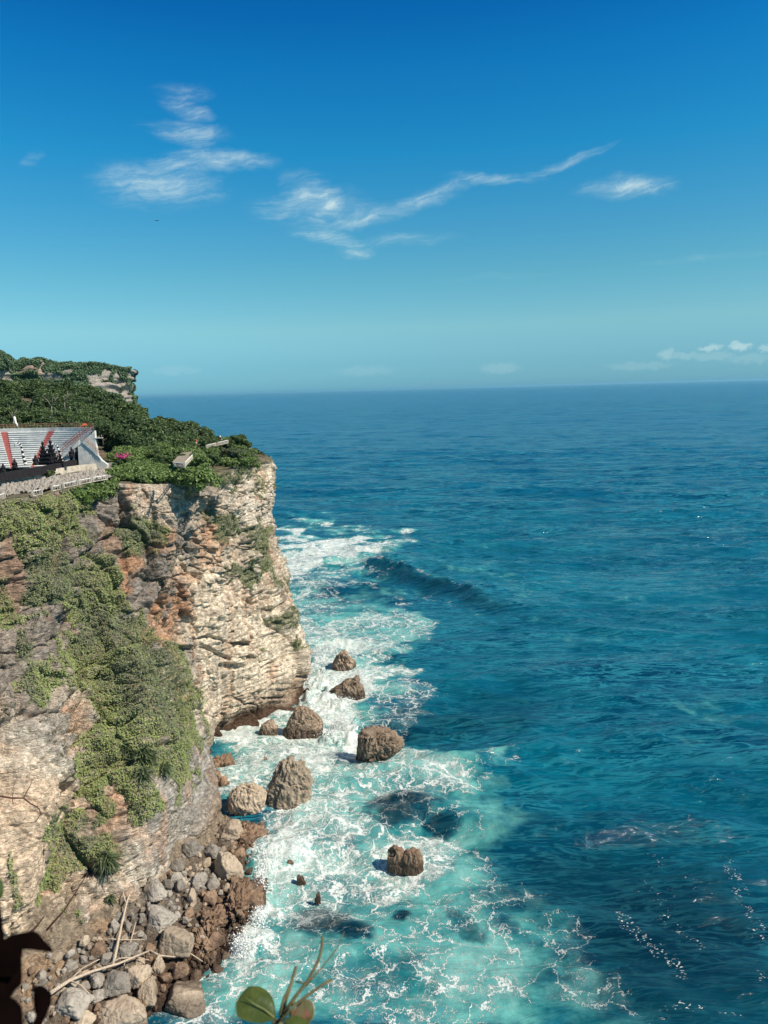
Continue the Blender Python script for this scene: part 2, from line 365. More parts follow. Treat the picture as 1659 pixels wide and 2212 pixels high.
# ------------------------------------------------------------ sea
def sea_material():
    mt, N, b = material('sea_water', .12, .5)
    pos = N.new('ShaderNodeNewGeometry').outputs['Position']
    p2 = N.mapping(pos, (1, 1, 0))
    foam = N.attr('foam'); turq = N.attr('turq'); dark = N.attr('dark'); far = N.attr('far')
    big = N.noise(N.mapping(p2, (1, 1.8, 1)), .012, 4, .55); mid = N.noise(N.mapping(p2, (1, 1.6, 1), (0, 0, R(20))), .075, 5, .6, .5)
    rip = N.noise(N.mapping(p2, (.42, 1.5, 1), (0, 0, R(8))), .22, 7, .66, .5)
    deep = N.mix(N.step(big, .35, .66), (.0008, .060, .105), (.001, .118, .165)); deep = N.mix(N.math('MULTIPLY', far, .8), deep, (.0004, .090, .235))
    deep = N.mix(N.step(mid, .4, .68, 0, .5), deep, (.003, .105, .14))
    dist = N.attr('dist')
    hs = []
    def crest(sc_, rot, w, off):
        nz = N.noise(N.mapping(p2, (.27, 1.35, 1), (0, 0, R(rot)), (off, off, 0)), sc_, 3, .62, .9)
        br_ = N.math('MULTIPLY', N.step(N.math('ABSOLUTE', N.math('SUBTRACT', nz, .535)), .0, .05, 1, 0), w)
        dk_ = N.math('MULTIPLY', N.step(N.math('ABSOLUTE', N.math('SUBTRACT', nz, .45)), .0, .06, 1, 0), w)
        hs.append((nz, w, (.12 if sc_ > .2 else .36)/sc_)); return br_, dk_
    wA = N.step(dist, 200, 620, .85, 0); wB = N.math('MULTIPLY', N.step(dist, 120, 420), N.step(dist, 900, 2600, .9, 0)); wC = N.math('MULTIPLY', N.step(dist, 700, 2200), .8)
    Ls = [crest(.24, 10, wA, 0), crest(.50, -7, N.math('MULTIPLY', wA, .8), 13), crest(.085, 2, wB, 5), crest(.17, -5, N.math('MULTIPLY', wB, .8), 9), crest(.018, 1, wC, 3), crest(.045, -2, N.math('MULTIPLY', wC, N.step(dist, 1500, 6000, 1, 0)), 7)]
    brt = None; drk = None
    for b1_, d1_ in Ls:
        brt = b1_ if brt is None else N.math('MAXIMUM', brt, b1_); drk = d1_ if drk is None else N.math('MAXIMUM', drk, d1_)
    gust = N.math('ADD', .25, N.step(N.noise(N.mapping(p2, (.6, 1.6, 1)), .02, 5, .65), .36, .62, 0, .75))
    brt = N.math('MULTIPLY', brt, gust); drk = N.math('MULTIPLY', drk, gust)
    deep = N.mix(N.math('MULTIPLY', drk, .9), deep, (.0005, .018, .056))
    deep = N.mix(N.math('MULTIPLY', brt, .75), deep, (.035, .26, .31))  # sky reflection on crests and dark troughs painted into the water colour
    tq = N.mix(N.step(mid, .33, .66), (.012, .17, .175), (.13, .42, .37))
    tn = N.math('ADD', turq, N.math('MULTIPLY', N.math('SUBTRACT', mid, .5), 1.0))
    cl = N.noise(p2, .2, 5, .62, 1.0)
    tn = N.math('ADD', tn, N.math('MULTIPLY', N.math('SUBTRACT', cl, .5), 1.0)); tn = N.math('ADD', tn, N.math('MULTIPLY', N.math('SUBTRACT', N.noise(p2, .06, 5, .65, .8), .5), .9))
    c = N.mix(N.step(tn, .22, .95), deep, tq)
    c = N.mix(N.math('MULTIPLY', N.step(tn, .85, 1.35), .5), c, (.28, .52, .45))
    c = N.mix(N.math('MULTIPLY', dark, .93), c, (.002, .019, .030)); c = N.mix(N.math('MULTIPLY', N.math('MULTIPLY', brt, dark), .3), c, (.02, .09, .11))
    # foam: lace made of distorted cell borders at three sizes, solid where the water is broken
    wv = N.vmath('MULTIPLY', N.vmath('SUBTRACT', N.noise(p2, .16, 6, .66, out=1), (.5, .5, .5)), (11, 11, 0))
    wv2 = N.vmath('MULTIPLY', N.vmath('SUBTRACT', N.noise(p2, .9, 4, .6, out=1), (.5, .5, .5)), (1.3, 1.3, 0))
    pw_ = N.vmath('ADD', N.vmath('ADD', p2, wv), wv2)
    aniso = N.mapping(pw_, (.8, 1.25, 1), (0, 0, R(24)))
    e1 = N.voro(aniso, .25, 'DISTANCE_TO_EDGE', dim='2D'); e2 = N.voro(N.mapping(aniso, loc=(31, 7, 0)), .62, 'DISTANCE_TO_EDGE', dim='2D'); e3 = N.voro(aniso, 1.6, 'DISTANCE_TO_EDGE', dim='2D')
    brk = N.noise(p2, .33, 6, .7)
    fd = N.math('ADD', foam, N.math('MULTIPLY', N.math('SUBTRACT', brk, .5), .95))
    fd = N.math('ADD', fd, N.math('MULTIPLY', N.math('SUBTRACT', N.noise(p2, .09, 4, .6), .5), .6))
    fd = N.math('MULTIPLY', fd, N.step(foam, .02, .18))
    w1 = N.math('MULTIPLY', N.step(fd, .10, .8), .095); w2 = N.math('MULTIPLY', N.step(fd, .25, .9), .15); w3 = N.math('MULTIPLY', N.step(fd, .45, 1.05), .30)
    def lace(e, w): return N.math('SUBTRACT', 1.0, N.math('DIVIDE', e, N.math('ADD', w, .0008), clamp=True), clamp=True)
    l1 = N.math('MULTIPLY', N.math('POWER', lace(e1, w1), .7), N.step(fd, .10, .3)); l2 = N.math('MULTIPLY', N.math('POWER', lace(e2, w2), .8), N.step(fd, .25, .5)); l3 = N.math('MULTIPLY', lace(e3, w3), N.step(fd, .4, .75))
    lc = N.math('MAXIMUM', N.math('MAXIMUM', l1, l2), l3)
    st = N.noise(N.mapping(pw_, (.55, 1.7, 1), (0, 0, R(24))), 1.25, 7, .72)
    solid = N.math('MULTIPLY', N.math('MULTIPLY', N.step(fd, .66, 1.15), .86), N.step(st, .36, .55))
    # foam, then sun glints and foam specks painted into the colour as white dots
    fm = N.math('MAXIMUM', lc, solid)
    milk = N.math('MULTIPLY', N.step(fd, .25, 1.0), .42)
    c = N.mix(milk, c, (.40, .56, .50))
    fm = N.math('MULTIPLY', fm, N.math('SUBTRACT', 1.0, N.math('MULTIPLY', dark, .6)))
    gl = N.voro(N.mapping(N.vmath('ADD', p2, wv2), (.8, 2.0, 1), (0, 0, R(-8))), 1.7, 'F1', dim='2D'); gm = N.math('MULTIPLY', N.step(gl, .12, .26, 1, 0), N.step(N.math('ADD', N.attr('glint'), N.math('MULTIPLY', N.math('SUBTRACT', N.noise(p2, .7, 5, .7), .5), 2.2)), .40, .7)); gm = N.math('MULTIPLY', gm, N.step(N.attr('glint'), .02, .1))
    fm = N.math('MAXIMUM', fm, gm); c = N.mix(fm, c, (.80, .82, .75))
    N.l.new(c, b.inputs['Base Color'])
    N.l.new(N.math('ADD', N.math('MULTIPLY', fm, .6), N.math('ADD', .07, N.math('MULTIPLY', far, .12))), b.inputs['Roughness'])
    b.inputs['IOR'].default_value = 1.333; N.l.new(N.math('SUBTRACT', .5, N.math('MULTIPLY', far, .42)), b.inputs['Specular IOR Level'])
    # ripples, stretched along the crests
    q1 = N.mapping(p2, (.55, 1.5, 1), (0, 0, R(14))); q2 = N.mapping(p2, (.6, 1.5, 1), (0, 0, R(-20)))
    h = N.math('MULTIPLY', N.math('MULTIPLY', N.noise(q1, 1.1, 5, .6, .5), .22), N.step(dist, 90, 330, 1, 0))
    for nz, w, k_ in hs: h = N.math('ADD', h, N.math('MULTIPLY', N.math('MULTIPLY', nz, w), k_))
    h = N.math('ADD', h, N.math('MULTIPLY', fm, .08))
    nb = N.new('ShaderNodeBump'); nb.inputs['Distance'].default_value = 1.0; nb.inputs['Strength'].default_value = 1.0; N.l.new(h, nb.inputs['Height'])
    N.l.new(nb.outputs[0], b.inputs['Normal'])
    return mt
M_SEA = sea_material()

FOAM = [(690, 1182, 150, 32, .85), (640, 1215, 60, 50, .8), (780, 1195, 70, 22, .5), (670, 1290, 80, 60, .42), (640, 1330, 40, 90, .62), (760, 1240, 50, 12, .55), (640, 1440, 60, 30, .8), (900, 1990, 260, 150, .42), (1120, 2060, 150, 120, .48), (980, 2140, 300, 90, .50), (700, 2120, 160, 80, .55), (850, 1560, 60, 60, .4), (600, 1760, 60, 40, .8), (700, 1880, 130, 60, .7), (780, 1900, 120, 90, .6),
        (760, 1385, 120, 60, .55), (860, 1360, 60, 45, .45), (690, 1410, 60, 60, .72), (830, 1440, 90, 42, .72), (760, 1450, 70, 40, .85), (720, 1520, 70, 60, .9), (690, 1480, 50, 50, .9),
        (745, 1572, 60, 26, 1.1), (840, 1530, 75, 40, .45), (560, 1640, 120, 70, .74), (650, 1610, 100, 50, .75), (530, 1590, 110, 26, .95), (620, 1540, 60, 30, .95),
        (500, 1680, 60, 60, .7), (750, 1690, 120, 80, .6), (930, 1655, 110, 42, .62), (840, 1690, 80, 60, .6), (700, 1780, 110, 70, .8), (600, 1850, 75, 90, .95), (560, 1950, 50, 60, 1.1), (540, 2010, 45, 50, 1.15), (510, 2060, 40, 40, 1.0),
        (640, 1930, 90, 80, .7), (780, 1830, 80, 60, .62), (790, 1960, 60, 30, .5), (870, 1880, 95, 62, .85), (930, 1870, 30, 50, .6), (520, 2110, 110, 80, .62), (430, 2190, 90, 50, .6), (650, 2100, 130, 110, .45),
        (1000, 1790, 80, 60, .25), (1000, 1920, 120, 80, .4), (900, 2060, 160, 90, .38), (1100, 2110, 170, 110, .46), (1260, 2140, 90, 60, .5), (1180, 1990, 90, 60, .34), (1050, 1650, 50, 40, .3), (790, 1760, 200, 90, .4),
        (960, 1270, 90, 18, .16), (1150, 1290, 160, 60, .14), (1250, 1240, 150, 30, .10), (930, 1290, 25, 14, .4), (1050, 1310, 12, 22, .3), (1000, 2180, 200, 40, .4), (1380, 2180, 90, 12, .4)]
TURQ = [(1300, 2190, 130, 60, .8), (1140, 2010, 120, 100, .8), (760, 1300, 120, 60, .55), (700, 1190, 170, 55, .9), (780, 1370, 140, 90, .9), (830, 1440, 90, 60, .9), (720, 1520, 120, 70, .9), (650, 1640, 220, 90, .95), (930, 1660, 120, 60, 1.15), (800, 1740, 200, 110, .9), (880, 1860, 180, 110, 1.05), (980, 1880, 110, 80, 1.0),
        (900, 2040, 260, 140, 1.0), (1080, 2100, 180, 130, 1.15), (1230, 2160, 130, 80, 1.0), (1180, 1990, 90, 80, .85), (600, 1950, 200, 160, 1.1), (600, 2120, 260, 100, .95), (1000, 1790, 120, 70, .7), (1060, 1700, 60, 50, .6),
        (1000, 1250, 200, 50, .30), (1250, 1300, 260, 110, .16), (640, 1330, 60, 130, .75), (1500, 1560, 140, 50, .3), (600, 1010, 60, 14, .3)]
DARK = [(870, 1757, 70, 24, 1), (955, 1785, 42, 15, .9), (905, 1770, 60, 12, .5), (745, 1765, 28, 8, .6), (705, 1990, 70, 24, 1), (745, 2000, 38, 20, .8), (865, 1972, 28, 16, .9), (1010, 2000, 30, 12, .6), (1090, 1990, 34, 14, .5), (890, 2080, 40, 14, .35), (1190, 2110, 40, 16, .45), (930, 1560, 130, 40, .55), (1080, 1540, 130, 50, .35),
         (740, 1632, 30, 12, .7), (770, 1285, 90, 24, .3), (1000, 1985, 25, 12, .5), (1330, 1900, 160, 70, .5), (1450, 2010, 240, 140, .8), (1500, 2120, 260, 120, .75), (1280, 1900, 200, 90, .6), (1400, 1830, 200, 60, .35), (1250, 1830, 90, 30, .3), (1560, 2140, 150, 70, .7), (1110, 1950, 40, 20, .35), (1060, 1850, 30, 14, .35), (1270, 2080, 30, 14, .4), (1130, 1800, 80, 40, .35), (480, 1650, 40, 14, .4), (620, 1672, 30, 14, .5), (545, 1660, 30, 14, .3)]  # blob left of the flat-topped rock paints its shadow and reflection
def build_sea():
    # fan of rings round the foot of the cliff below the viewer, denser where the sea is near
    aa = np.concatenate([np.linspace(-75, -34, 90, endpoint=False), np.linspace(-34, 34, 1000), np.linspace(34, 75, 91)[1:]])*PI/180
    r = [30.0]
    while r[-1] < 120000:
        r.append(r[-1]*(1.0030 if r[-1] < 900 else 1.012 if r[-1] < 6000 else 1.08))
    r = np.array(r)
    A, RR = np.meshgrid(aa, r)
    X = RR*np.sin(A); Y = RR*np.cos(A)
    P = np.stack([X, Y, np.zeros_like(X)], -1)
    u, v = proj(P)
    fade = np.clip(1500/RR, 0, 1)
    # long swell + chop
    Z = np.zeros_like(X)
    rs = np.random.default_rng(5)
    for i in range(46):
        lam = 2.6*1.085**i; th = R(80)+rs.normal(0, .34); k_ = 2*PI/lam; amp = .0135*lam**.80*min(1, (30/lam)**.8)
        amp *= 1.35 if lam < 14 else 1.0; w_ = amp*np.sin(k_*(X*math.cos(th)+Y*math.sin(th))+rs.uniform(0, 6.28))
        Z += w_*np.clip(1-(RR*.0016*6)/lam, 0, 1)
    env = .65+.7*fbm(X*.011, Y*.011, 0, 3, 3)
    Z *= np.clip(env+.15, .3, 1.5)
    near = RR < 700
    # sharp-crested wind ripples on top of the swell
    sel = RR < 1700; xs_, ys_, rs_ = X[sel], Y[sel], RR[sel]; zz_ = np.zeros_like(xs_)
    wx = 5*fbm(xs_*.02, ys_*.02, 0, 2, 70); gst = np.clip(.75+1.3*fbm(xs_*.012, ys_*.02, 3, 3, 71), .25, 1.5)
    for i, (L, rot, A_) in enumerate([(2.6, 9, .10), (4.4, -11, .17), (7.5, 6, .26), (13, -5, .34), (24, 8, .42)]):
        c_, s_ = math.cos(R(rot)), math.sin(R(rot)); a_ = (xs_*c_+ys_*s_)/(L*2.6); b2 = (-xs_*s_+ys_*c_+wx)/L
        nz = fbm(a_, b2, i*7.7, 2, 80+i); zz_ += A_*(1-2.2*np.abs(nz))*np.clip(1.6-rs_*.0030*2.6/L*1.6, 0, 1)
    zz_ *= gst*1.15; kb = (rs_ < 400); Z[sel] += zz_-np.where(rs_ < 1700, np.mean(zz_[kb]), 0)*np.clip(1.2-rs_/1500, 0, 1)
    # the steep green swell that stands up off the point
    a = at_z(np.array([758., 800, 850, 960, 1080, 1200, 1330]), np.array([1218., 1214, 1226, 1262, 1300, 1335, 1362]))[:, :2]
    best = np.full(X.shape, 1e9); tt = np.zeros_like(X); side = np.zeros_like(X)
    for i in range(len(a)-1):
        d = a[i+1]-a[i]; L = np.hypot(*d)
        t = np.clip(((X-a[i, 0])*d[0]+(Y-a[i, 1])*d[1])/L**2, 0, 1)
        qx = X-a[i, 0]-t*d[0]; qy = Y-a[i, 1]-t*d[1]; dd = np.hypot(qx, qy)
        m_ = dd < best
        best = np.where(m_, dd, best); tt = np.where(m_, (i+t)/(len(a)-1), tt); side = np.where(m_, np.sign(d[0]*qy-d[1]*qx), side)
    Z *= 1-.8*np.exp(-(best/12)**2)*sstep(tt, 0, .1)*(1-sstep(tt, .6, 1))
    hh = 3.3*np.exp(-((tt-.33)/.42)**2)*sstep(tt, -.05, .25)*(1+.8*fbm(X*.06, Y*.06, 2, 3, 88)); best = np.abs(best+2.2*fbm(X*.07, Y*.07, 9, 3, 89))
    Z += hh*np.where(side > 0, np.exp(-(best/20)**1.4), np.exp(-(best/6.5)**2)) - .55*hh*np.where(side < 0, np.exp(-((best-9)/7)**2), 0)
    wp = (fbm(X*.05, Y*.05, 1, 5, 20, .6)*95, fbm(X*.05, Y*.05, 2, 5, 21, .6)*50)
    foam = blobs(u, v, FOAM, wp, .45)*(1-.14*sstep(v, 1600, 1800)); turq = blobs(u, v, TURQ, wp, .5)
    wq = (fbm(X*.12, Y*.12, 5, 5, 30, .6)*44, fbm(X*.12, Y*.12, 6, 5, 31, .6)*24)
    dark = blobs(u, v, DARK, wq, .5)
    dark = np.maximum(dark, .62*(side < 0)*np.exp(-((best-5)/5.5)**2)*sstep(tt, .02, .15)*(1-sstep(tt, .55, .85)))  # near face of the swell darkened in the colour, as reflecting less sky
    turq = turq*(1-.8*np.clip(dark, 0, 1)); foam = foam*(1-.6*(side < 0)*np.exp(-(best/9)**2)*sstep(tt, .1, .2)*(1-sstep(tt, .6, .8)))
    foam = np.maximum(foam, .62*np.exp(-((best-.3)/1.3)**2)*sstep(tt, .0, .05)*(1-sstep(tt, .12, .45))+.35*np.exp(-(best/1.0)**2)*sstep(tt, .3, .4)*(1-sstep(tt, .5, .7)))
    # second choppy layer inside the foam
    sel = near & (foam > .05)
    ch = np.zeros_like(X); ch[sel] = fbm(X[sel]*.35, Y[sel]*.35, 0, 4, 40)
    Z += ch*foam*.45
    # waves running up the shore rocks
    ro = blobs(u, v, [(600, 1850, 60, 60), (558, 1950, 40, 60), (540, 2015, 40, 40), (560, 1895, 40, 40)], wq, .6); Z += ro*1.0
    sp = blobs(u, v, [(745, 1568, 40, 16), (695, 1490, 22, 30)], wq, .6); Z += sp*(1.3+.8*ch)
    P[..., 2] = Z
    gls = []
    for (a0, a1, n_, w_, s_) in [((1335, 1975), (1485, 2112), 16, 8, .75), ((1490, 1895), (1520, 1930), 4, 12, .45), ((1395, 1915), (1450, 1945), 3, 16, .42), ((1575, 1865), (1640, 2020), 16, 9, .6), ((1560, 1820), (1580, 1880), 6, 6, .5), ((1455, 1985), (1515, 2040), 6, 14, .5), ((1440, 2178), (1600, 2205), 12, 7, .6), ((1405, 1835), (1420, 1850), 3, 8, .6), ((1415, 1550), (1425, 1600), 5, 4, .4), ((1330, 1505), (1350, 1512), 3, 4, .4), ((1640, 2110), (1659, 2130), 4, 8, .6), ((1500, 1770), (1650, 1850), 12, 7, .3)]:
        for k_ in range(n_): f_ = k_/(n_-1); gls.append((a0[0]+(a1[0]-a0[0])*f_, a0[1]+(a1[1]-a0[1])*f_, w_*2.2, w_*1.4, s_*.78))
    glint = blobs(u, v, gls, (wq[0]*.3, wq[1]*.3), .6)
    far = sstep(np.log(RR), math.log(220), math.log(1800))
    P[RR > 3000, 2] = 0
    me = grid_mesh('sea', P, {'foam': foam, 'turq': turq, 'dark': dark, 'far': far, 'glint': glint, 'dist': RR}, flip=True)
    o = obj('sea', me, M_SEA, kind='structure')
build_sea()

# ------------------------------------------------------------ cliff
def pchip(xk, Y, x):
    """monotone cubic along axis 0; Y (n, ...)"""
    xk = np.asarray(xk, float); h = np.diff(xk); sh = (-1,)+(1,)*(Y.ndim-1)
    dl = np.diff(Y, axis=0)/h.reshape(sh)
    d = np.zeros_like(Y)
    a, b_ = dl[:-1], dl[1:]
    w1 = (2*h[1:]+h[:-1]).reshape(sh); w2 = (h[1:]+2*h[:-1]).reshape(sh)
    with np.errstate(divide='ignore', invalid='ignore'):
        hm = (w1+w2)/(w1/a+w2/b_)
    d[1:-1] = np.where(a*b_ > 0, hm, 0); d[0] = dl[0]; d[-1] = dl[-1]
    i = np.clip(np.searchsorted(xk, x, side='right')-1, 0, len(xk)-2)
    t = ((x-xk[i])/h[i]).reshape(sh); hi = h[i].reshape(sh)
    return (2*t**3-3*t**2+1)*Y[i]+(t**3-2*t**2+t)*hi*d[i]+(-2*t**3+3*t**2)*Y[i+1]+(t**3-t**2)*hi*d[i+1]

# columns of the cliff from left to right: eight image points from rim to foot, rim height, foot height, depth bulge
COLS = [
    ([(-420, v) for v in (1125, 1300, 1470, 1640, 1810, 1980, 2150, 2330)], 60, 7, [0]*8),
    ([(-160, v) for v in (1096, 1260, 1420, 1580, 1740, 1900, 2050, 2200)], 58, 6, [0, 0, 0, 0, -1, -2, -2, 0]),
    ([(0, 1080), (0, 1220), (0, 1370), (5, 1520), (10, 1670), (10, 1830), (5, 1980), (5, 2125)], 57.4, 5.5, [0, 1, 0, -1, -2, -3, -2, 0]),
    ([(60, 1074), (70, 1210), (75, 1360), (85, 1510), (105, 1670), (60, 1840), (35, 1975), (25, 2105)], 57, 5.5, [0, 0, -1, -1, -3, -3.5, -2.5, 0]),
    ([(110, 1066), (115, 1200), (120, 1350), (135, 1500), (148, 1680), (90, 1850), (57, 1960), (44, 2085)], 56.5, 5.5, [0, 0, 0, 0, -2, -2, -2, 0]),
    ([(135, 1060), (140, 1195), (145, 1345), (158, 1500), (168, 1690), (108, 1850), (74, 1965), (60, 2080)], 56.4, 5.5, [0, 1, 1, 2, 3, 2, 1, 0]),
    ([(205, 1046), (205, 1190), (212, 1345), (222, 1510), (225, 1680), (205, 1830), (182, 1930), (165, 2030)], 56, 5, [0, -1, 0, 1, 0, -1, -1, 0]),
    ([(272, 1045), (280, 1180), (290, 1340), (300, 1500), (305, 1650), (300, 1780), (290, 1870), (280, 1955)], 55.8, 4.5, [0, 2, 1, -1, -2, -2, -1, 0]),
    ([(335, 1046), (335, 1180), (335, 1335), (350, 1480), (370, 1600), (385, 1700), (390, 1785), (392, 1860)], 55.4, 3, [0, 2, 0, -2, -3, -3, -2, 0]),
    ([(378, 1043), (366, 1180), (350, 1340), (392, 1480), (412, 1600), (436, 1690), (466, 1750), (482, 1790)], 55.2, 1, [0, 1, -1, -2, -2, -1, 0, 0]),
    ([(392, 1040), (380, 1180), (364, 1345), (404, 1482), (420, 1590), (448, 1640), (456, 1665), (460, 1690)], 55.2, -.5, [0, 3, 5, 5, 4, 2, 1, 0]),
    ([(440, 1033), (432, 1150), (422, 1300), (436, 1420), (446, 1500), (456, 1560), (463, 1600), (468, 1626)], 55, -.5, [0, 1, 1, 0, 0, 0, 1, 0]),
    ([(490, 1018), (487, 1130), (485, 1250), (492, 1370), (502, 1450), (512, 1520), (521, 1562), (530, 1590)], 55, -.5, [0, 0, -1, -1, -1, 0, 1.5, 1]),
    ([(540, 1003), (545, 1110), (545, 1220), (556, 1330), (567, 1420), (578, 1488), (587, 1532), (595, 1560)], 54.8, -.5, [0, -1, 0, 0, -1, 0, 1.5, 1]),
    ([(572, 994), (580, 1090), (580, 1195), (602, 1285), (622, 1385), (634, 1440), (640, 1490), (643, 1528)], 54.8, -.5, [0, -1, 1, -1, -1, 0, 1, 1]),
    ([(586, 996), (596, 1085), (588, 1130), (628, 1262), (648, 1372), (664, 1432), (658, 1472), (652, 1512)], 54.6, -.5, [1, 0, 1, 0, 0, 0, 1, 1]),
]
def cliff_net():
    net = []
    for pts, zt, zf, bl in COLS:
        u = np.array([p[0] for p in pts], float); v = np.array([p[1] for p in pts], float)
        yt = at_z(u[0], v[0], zt)[1]; yf = at_z(u[-1], v[-1], zf)[1]
        f = (v-v[0])/(v[-1]-v[0])
        yy = yt+(yf-yt)*f+np.array(bl)
        net.append(at_y(u, v, yy))
    tip = net[-1]
    for off in ((-1.5, 9, 0), (-8, 26, 1), (-30, 60, 3), (-110, 130, 8)):
        q = tip.copy(); q[:, 0] += off[0]; q[:, 1] += off[1]; q[0, 2] += off[2]*.4; net.append(q)
    N_ = np.array(net)                       # columns, rows, 3
    foot = N_[:, -1:].copy(); foot[:, 0, 2] = np.minimum(foot[:, 0, 2]-6, -4); foot[:, 0, 0] += .8
    return np.concatenate([N_, foot], 1)
NET = cliff_net()
RIM = NET[:, 0]
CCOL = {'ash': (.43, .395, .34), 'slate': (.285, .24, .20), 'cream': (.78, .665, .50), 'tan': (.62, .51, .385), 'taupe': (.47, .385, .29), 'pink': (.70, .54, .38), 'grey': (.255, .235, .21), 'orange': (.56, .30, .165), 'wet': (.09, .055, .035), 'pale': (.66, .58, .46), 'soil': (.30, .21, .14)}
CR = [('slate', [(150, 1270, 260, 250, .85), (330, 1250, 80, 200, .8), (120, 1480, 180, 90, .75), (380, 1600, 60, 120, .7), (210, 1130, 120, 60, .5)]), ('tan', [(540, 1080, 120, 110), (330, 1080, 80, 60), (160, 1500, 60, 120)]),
      ('cream', [(520, 1400, 190, 200), (460, 1250, 70, 80), (500, 1560, 110, 60), (600, 1330, 60, 90), (640, 1440, 40, 60), (585, 1010, 30, 60)]),
      ('pale', [(560, 1100, 60, 60), (60, 1640, 160, 70), (110, 1600, 80, 60), (200, 1600, 30, 60), (300, 1860, 50, 120), (190, 1990, 60, 40)]),
      ('pink', [(40, 1860, 130, 190), (110, 1740, 60, 60), (20, 1980, 60, 110)]),
      ('grey', [(425, 1048, 42, 26), (455, 1040, 22, 26), (393, 1155, 22, 62), (340, 1290, 46, 60), (335, 1250, 40, 26), (230, 1130, 45, 60, .8), (180, 1150, 40, 40, .6),  (160, 1420, 50, 60, .7), (150, 1330, 50, 60, .5),
                (130, 1560, 30, 50, .7), (410, 1430, 26, 40, .8), (310, 1640, 40, 30, .8), (100, 1880, 26, 60, .8), (130, 2000, 60, 70, .8), (210, 1610, 24, 50, .7), (320, 1410, 30, 40, .5), (60, 1440, 40, 40, .5),  (520, 1230, 30, 14, .5), (90, 1560, 60, 30, .5), (460, 1120, 16, 50, .5)]),  # one grey blob paints the buttress's cast shadow on the headland
      ('orange', [(348, 1168, 22, 30), (290, 1230, 22, 26), (274, 1240, 10, 40), (352, 1340, 9, 60), (365, 1320, 16, 30), (345, 1380, 16, 24), (474, 1165, 9, 46), (458, 1180, 12, 40, .6), (300, 1565, 34, 16, .8), (255, 1760, 40, 60, .6), (395, 1500, 14, 26, .8), (170, 1570, 5, 60, .9), (165, 1520, 5, 40, .8),
                  (420, 1470, 14, 16, .9), (415, 1250, 14, 24, .7), (560, 1290, 60, 12, .35), (640, 1470, 6, 12, .8), (290, 1480, 12, 14, .8), (262, 1060, 14, 22, .6), (285, 1790, 30, 50, .5), (205, 1690, 40, 20, .4), (450, 1100, 8, 30, .7), (600, 1470, 8, 18, .6), (240, 1960, 50, 14, .6), (370, 1250, 8, 40, .7)]), ('ash', [(435, 1660, 44, 100), (400, 1730, 64, 80, .9), (370, 1850, 60, 60, .8), (350, 1790, 50, 60, .8)])]
VEG = [(500, 1012, 60, 20), (545, 1002, 24, 16), (455, 1000, 30, 40), (520, 1030, 30, 14), (10, 1120, 90, 60), (75, 1100, 60, 34), (150, 1090, 50, 30), (130, 1140, 40, 38), (60, 1160, 40, 24), (290, 1150, 52, 44), (310, 1180, 25, 25), (110, 1215, 36, 26), (120, 1255, 40, 50), (100, 1290, 50, 30), (200, 1240, 36, 40), (235, 1275, 48, 60), (195, 1310, 40, 40), (10, 1300, 28, 50), (25, 1340, 36, 24),
       (245, 1350, 60, 40), (290, 1390, 40, 50), (200, 1380, 34, 30), (220, 1440, 60, 50), (85, 1470, 46, 44), (130, 1405, 18, 30), (60, 1400, 20, 30, .7), (190, 1450, 50, 40), (280, 1460, 50, 60), (360, 1460, 30, 60), (385, 1540, 26, 60), (340, 1520, 40, 40), (245, 1510, 50, 40), (250, 1580, 60, 50),
       (290, 1540, 40, 34), (300, 1640, 70, 40), (375, 1640, 36, 46), (350, 1580, 50, 24), (200, 1650, 46, 36), (250, 1690, 30, 30), (200, 1710, 26, 40), (290, 1730, 30, 46), (210, 1750, 20, 30), (150, 1780, 36, 24, .8), (120, 1800, 30, 30, .8), (170, 1830, 60, 34), (140, 1870, 36, 30), (225, 1840, 30, 34), (128, 1900, 20, 24),
       (74, 1925, 18, 26), (155, 1990, 22, 32), (370, 1715, 12, 20, .8), (500, 1140, 26, 32), (470, 1115, 10, 16, .7), (562, 1175, 32, 44), (575, 1215, 24, 34), (540, 1240, 40, 16), (520, 1245, 26, 12), (612, 1258, 20, 18), (615, 1340, 30, 24), (590, 1350, 22, 14), (565, 1052, 16, 8), (575, 1420, 12, 8, .6), (645, 1395, 8, 14, .7),
       (440, 1010, 36, 20), (470, 1020, 16, 40), (520, 1000, 36, 34), (500, 990, 40, 20), (570, 990, 24, 6), (400, 1065, 20, 20, .5), (7, 1900, 8, 60), (395, 1500, 10, 60), (330, 1420, 30, 30), (170, 1160, 40, 20, .7), (90, 1180, 60, 20, .7), (120, 1255, 38, 60), (220, 1280, 54, 70), (232, 1425, 78, 74), (374, 1570, 34, 110), (305, 1355, 33, 46), (410, 1590, 8, 50, .6), (410, 1680, 10, 30)]
def rim_smooth(s): return s
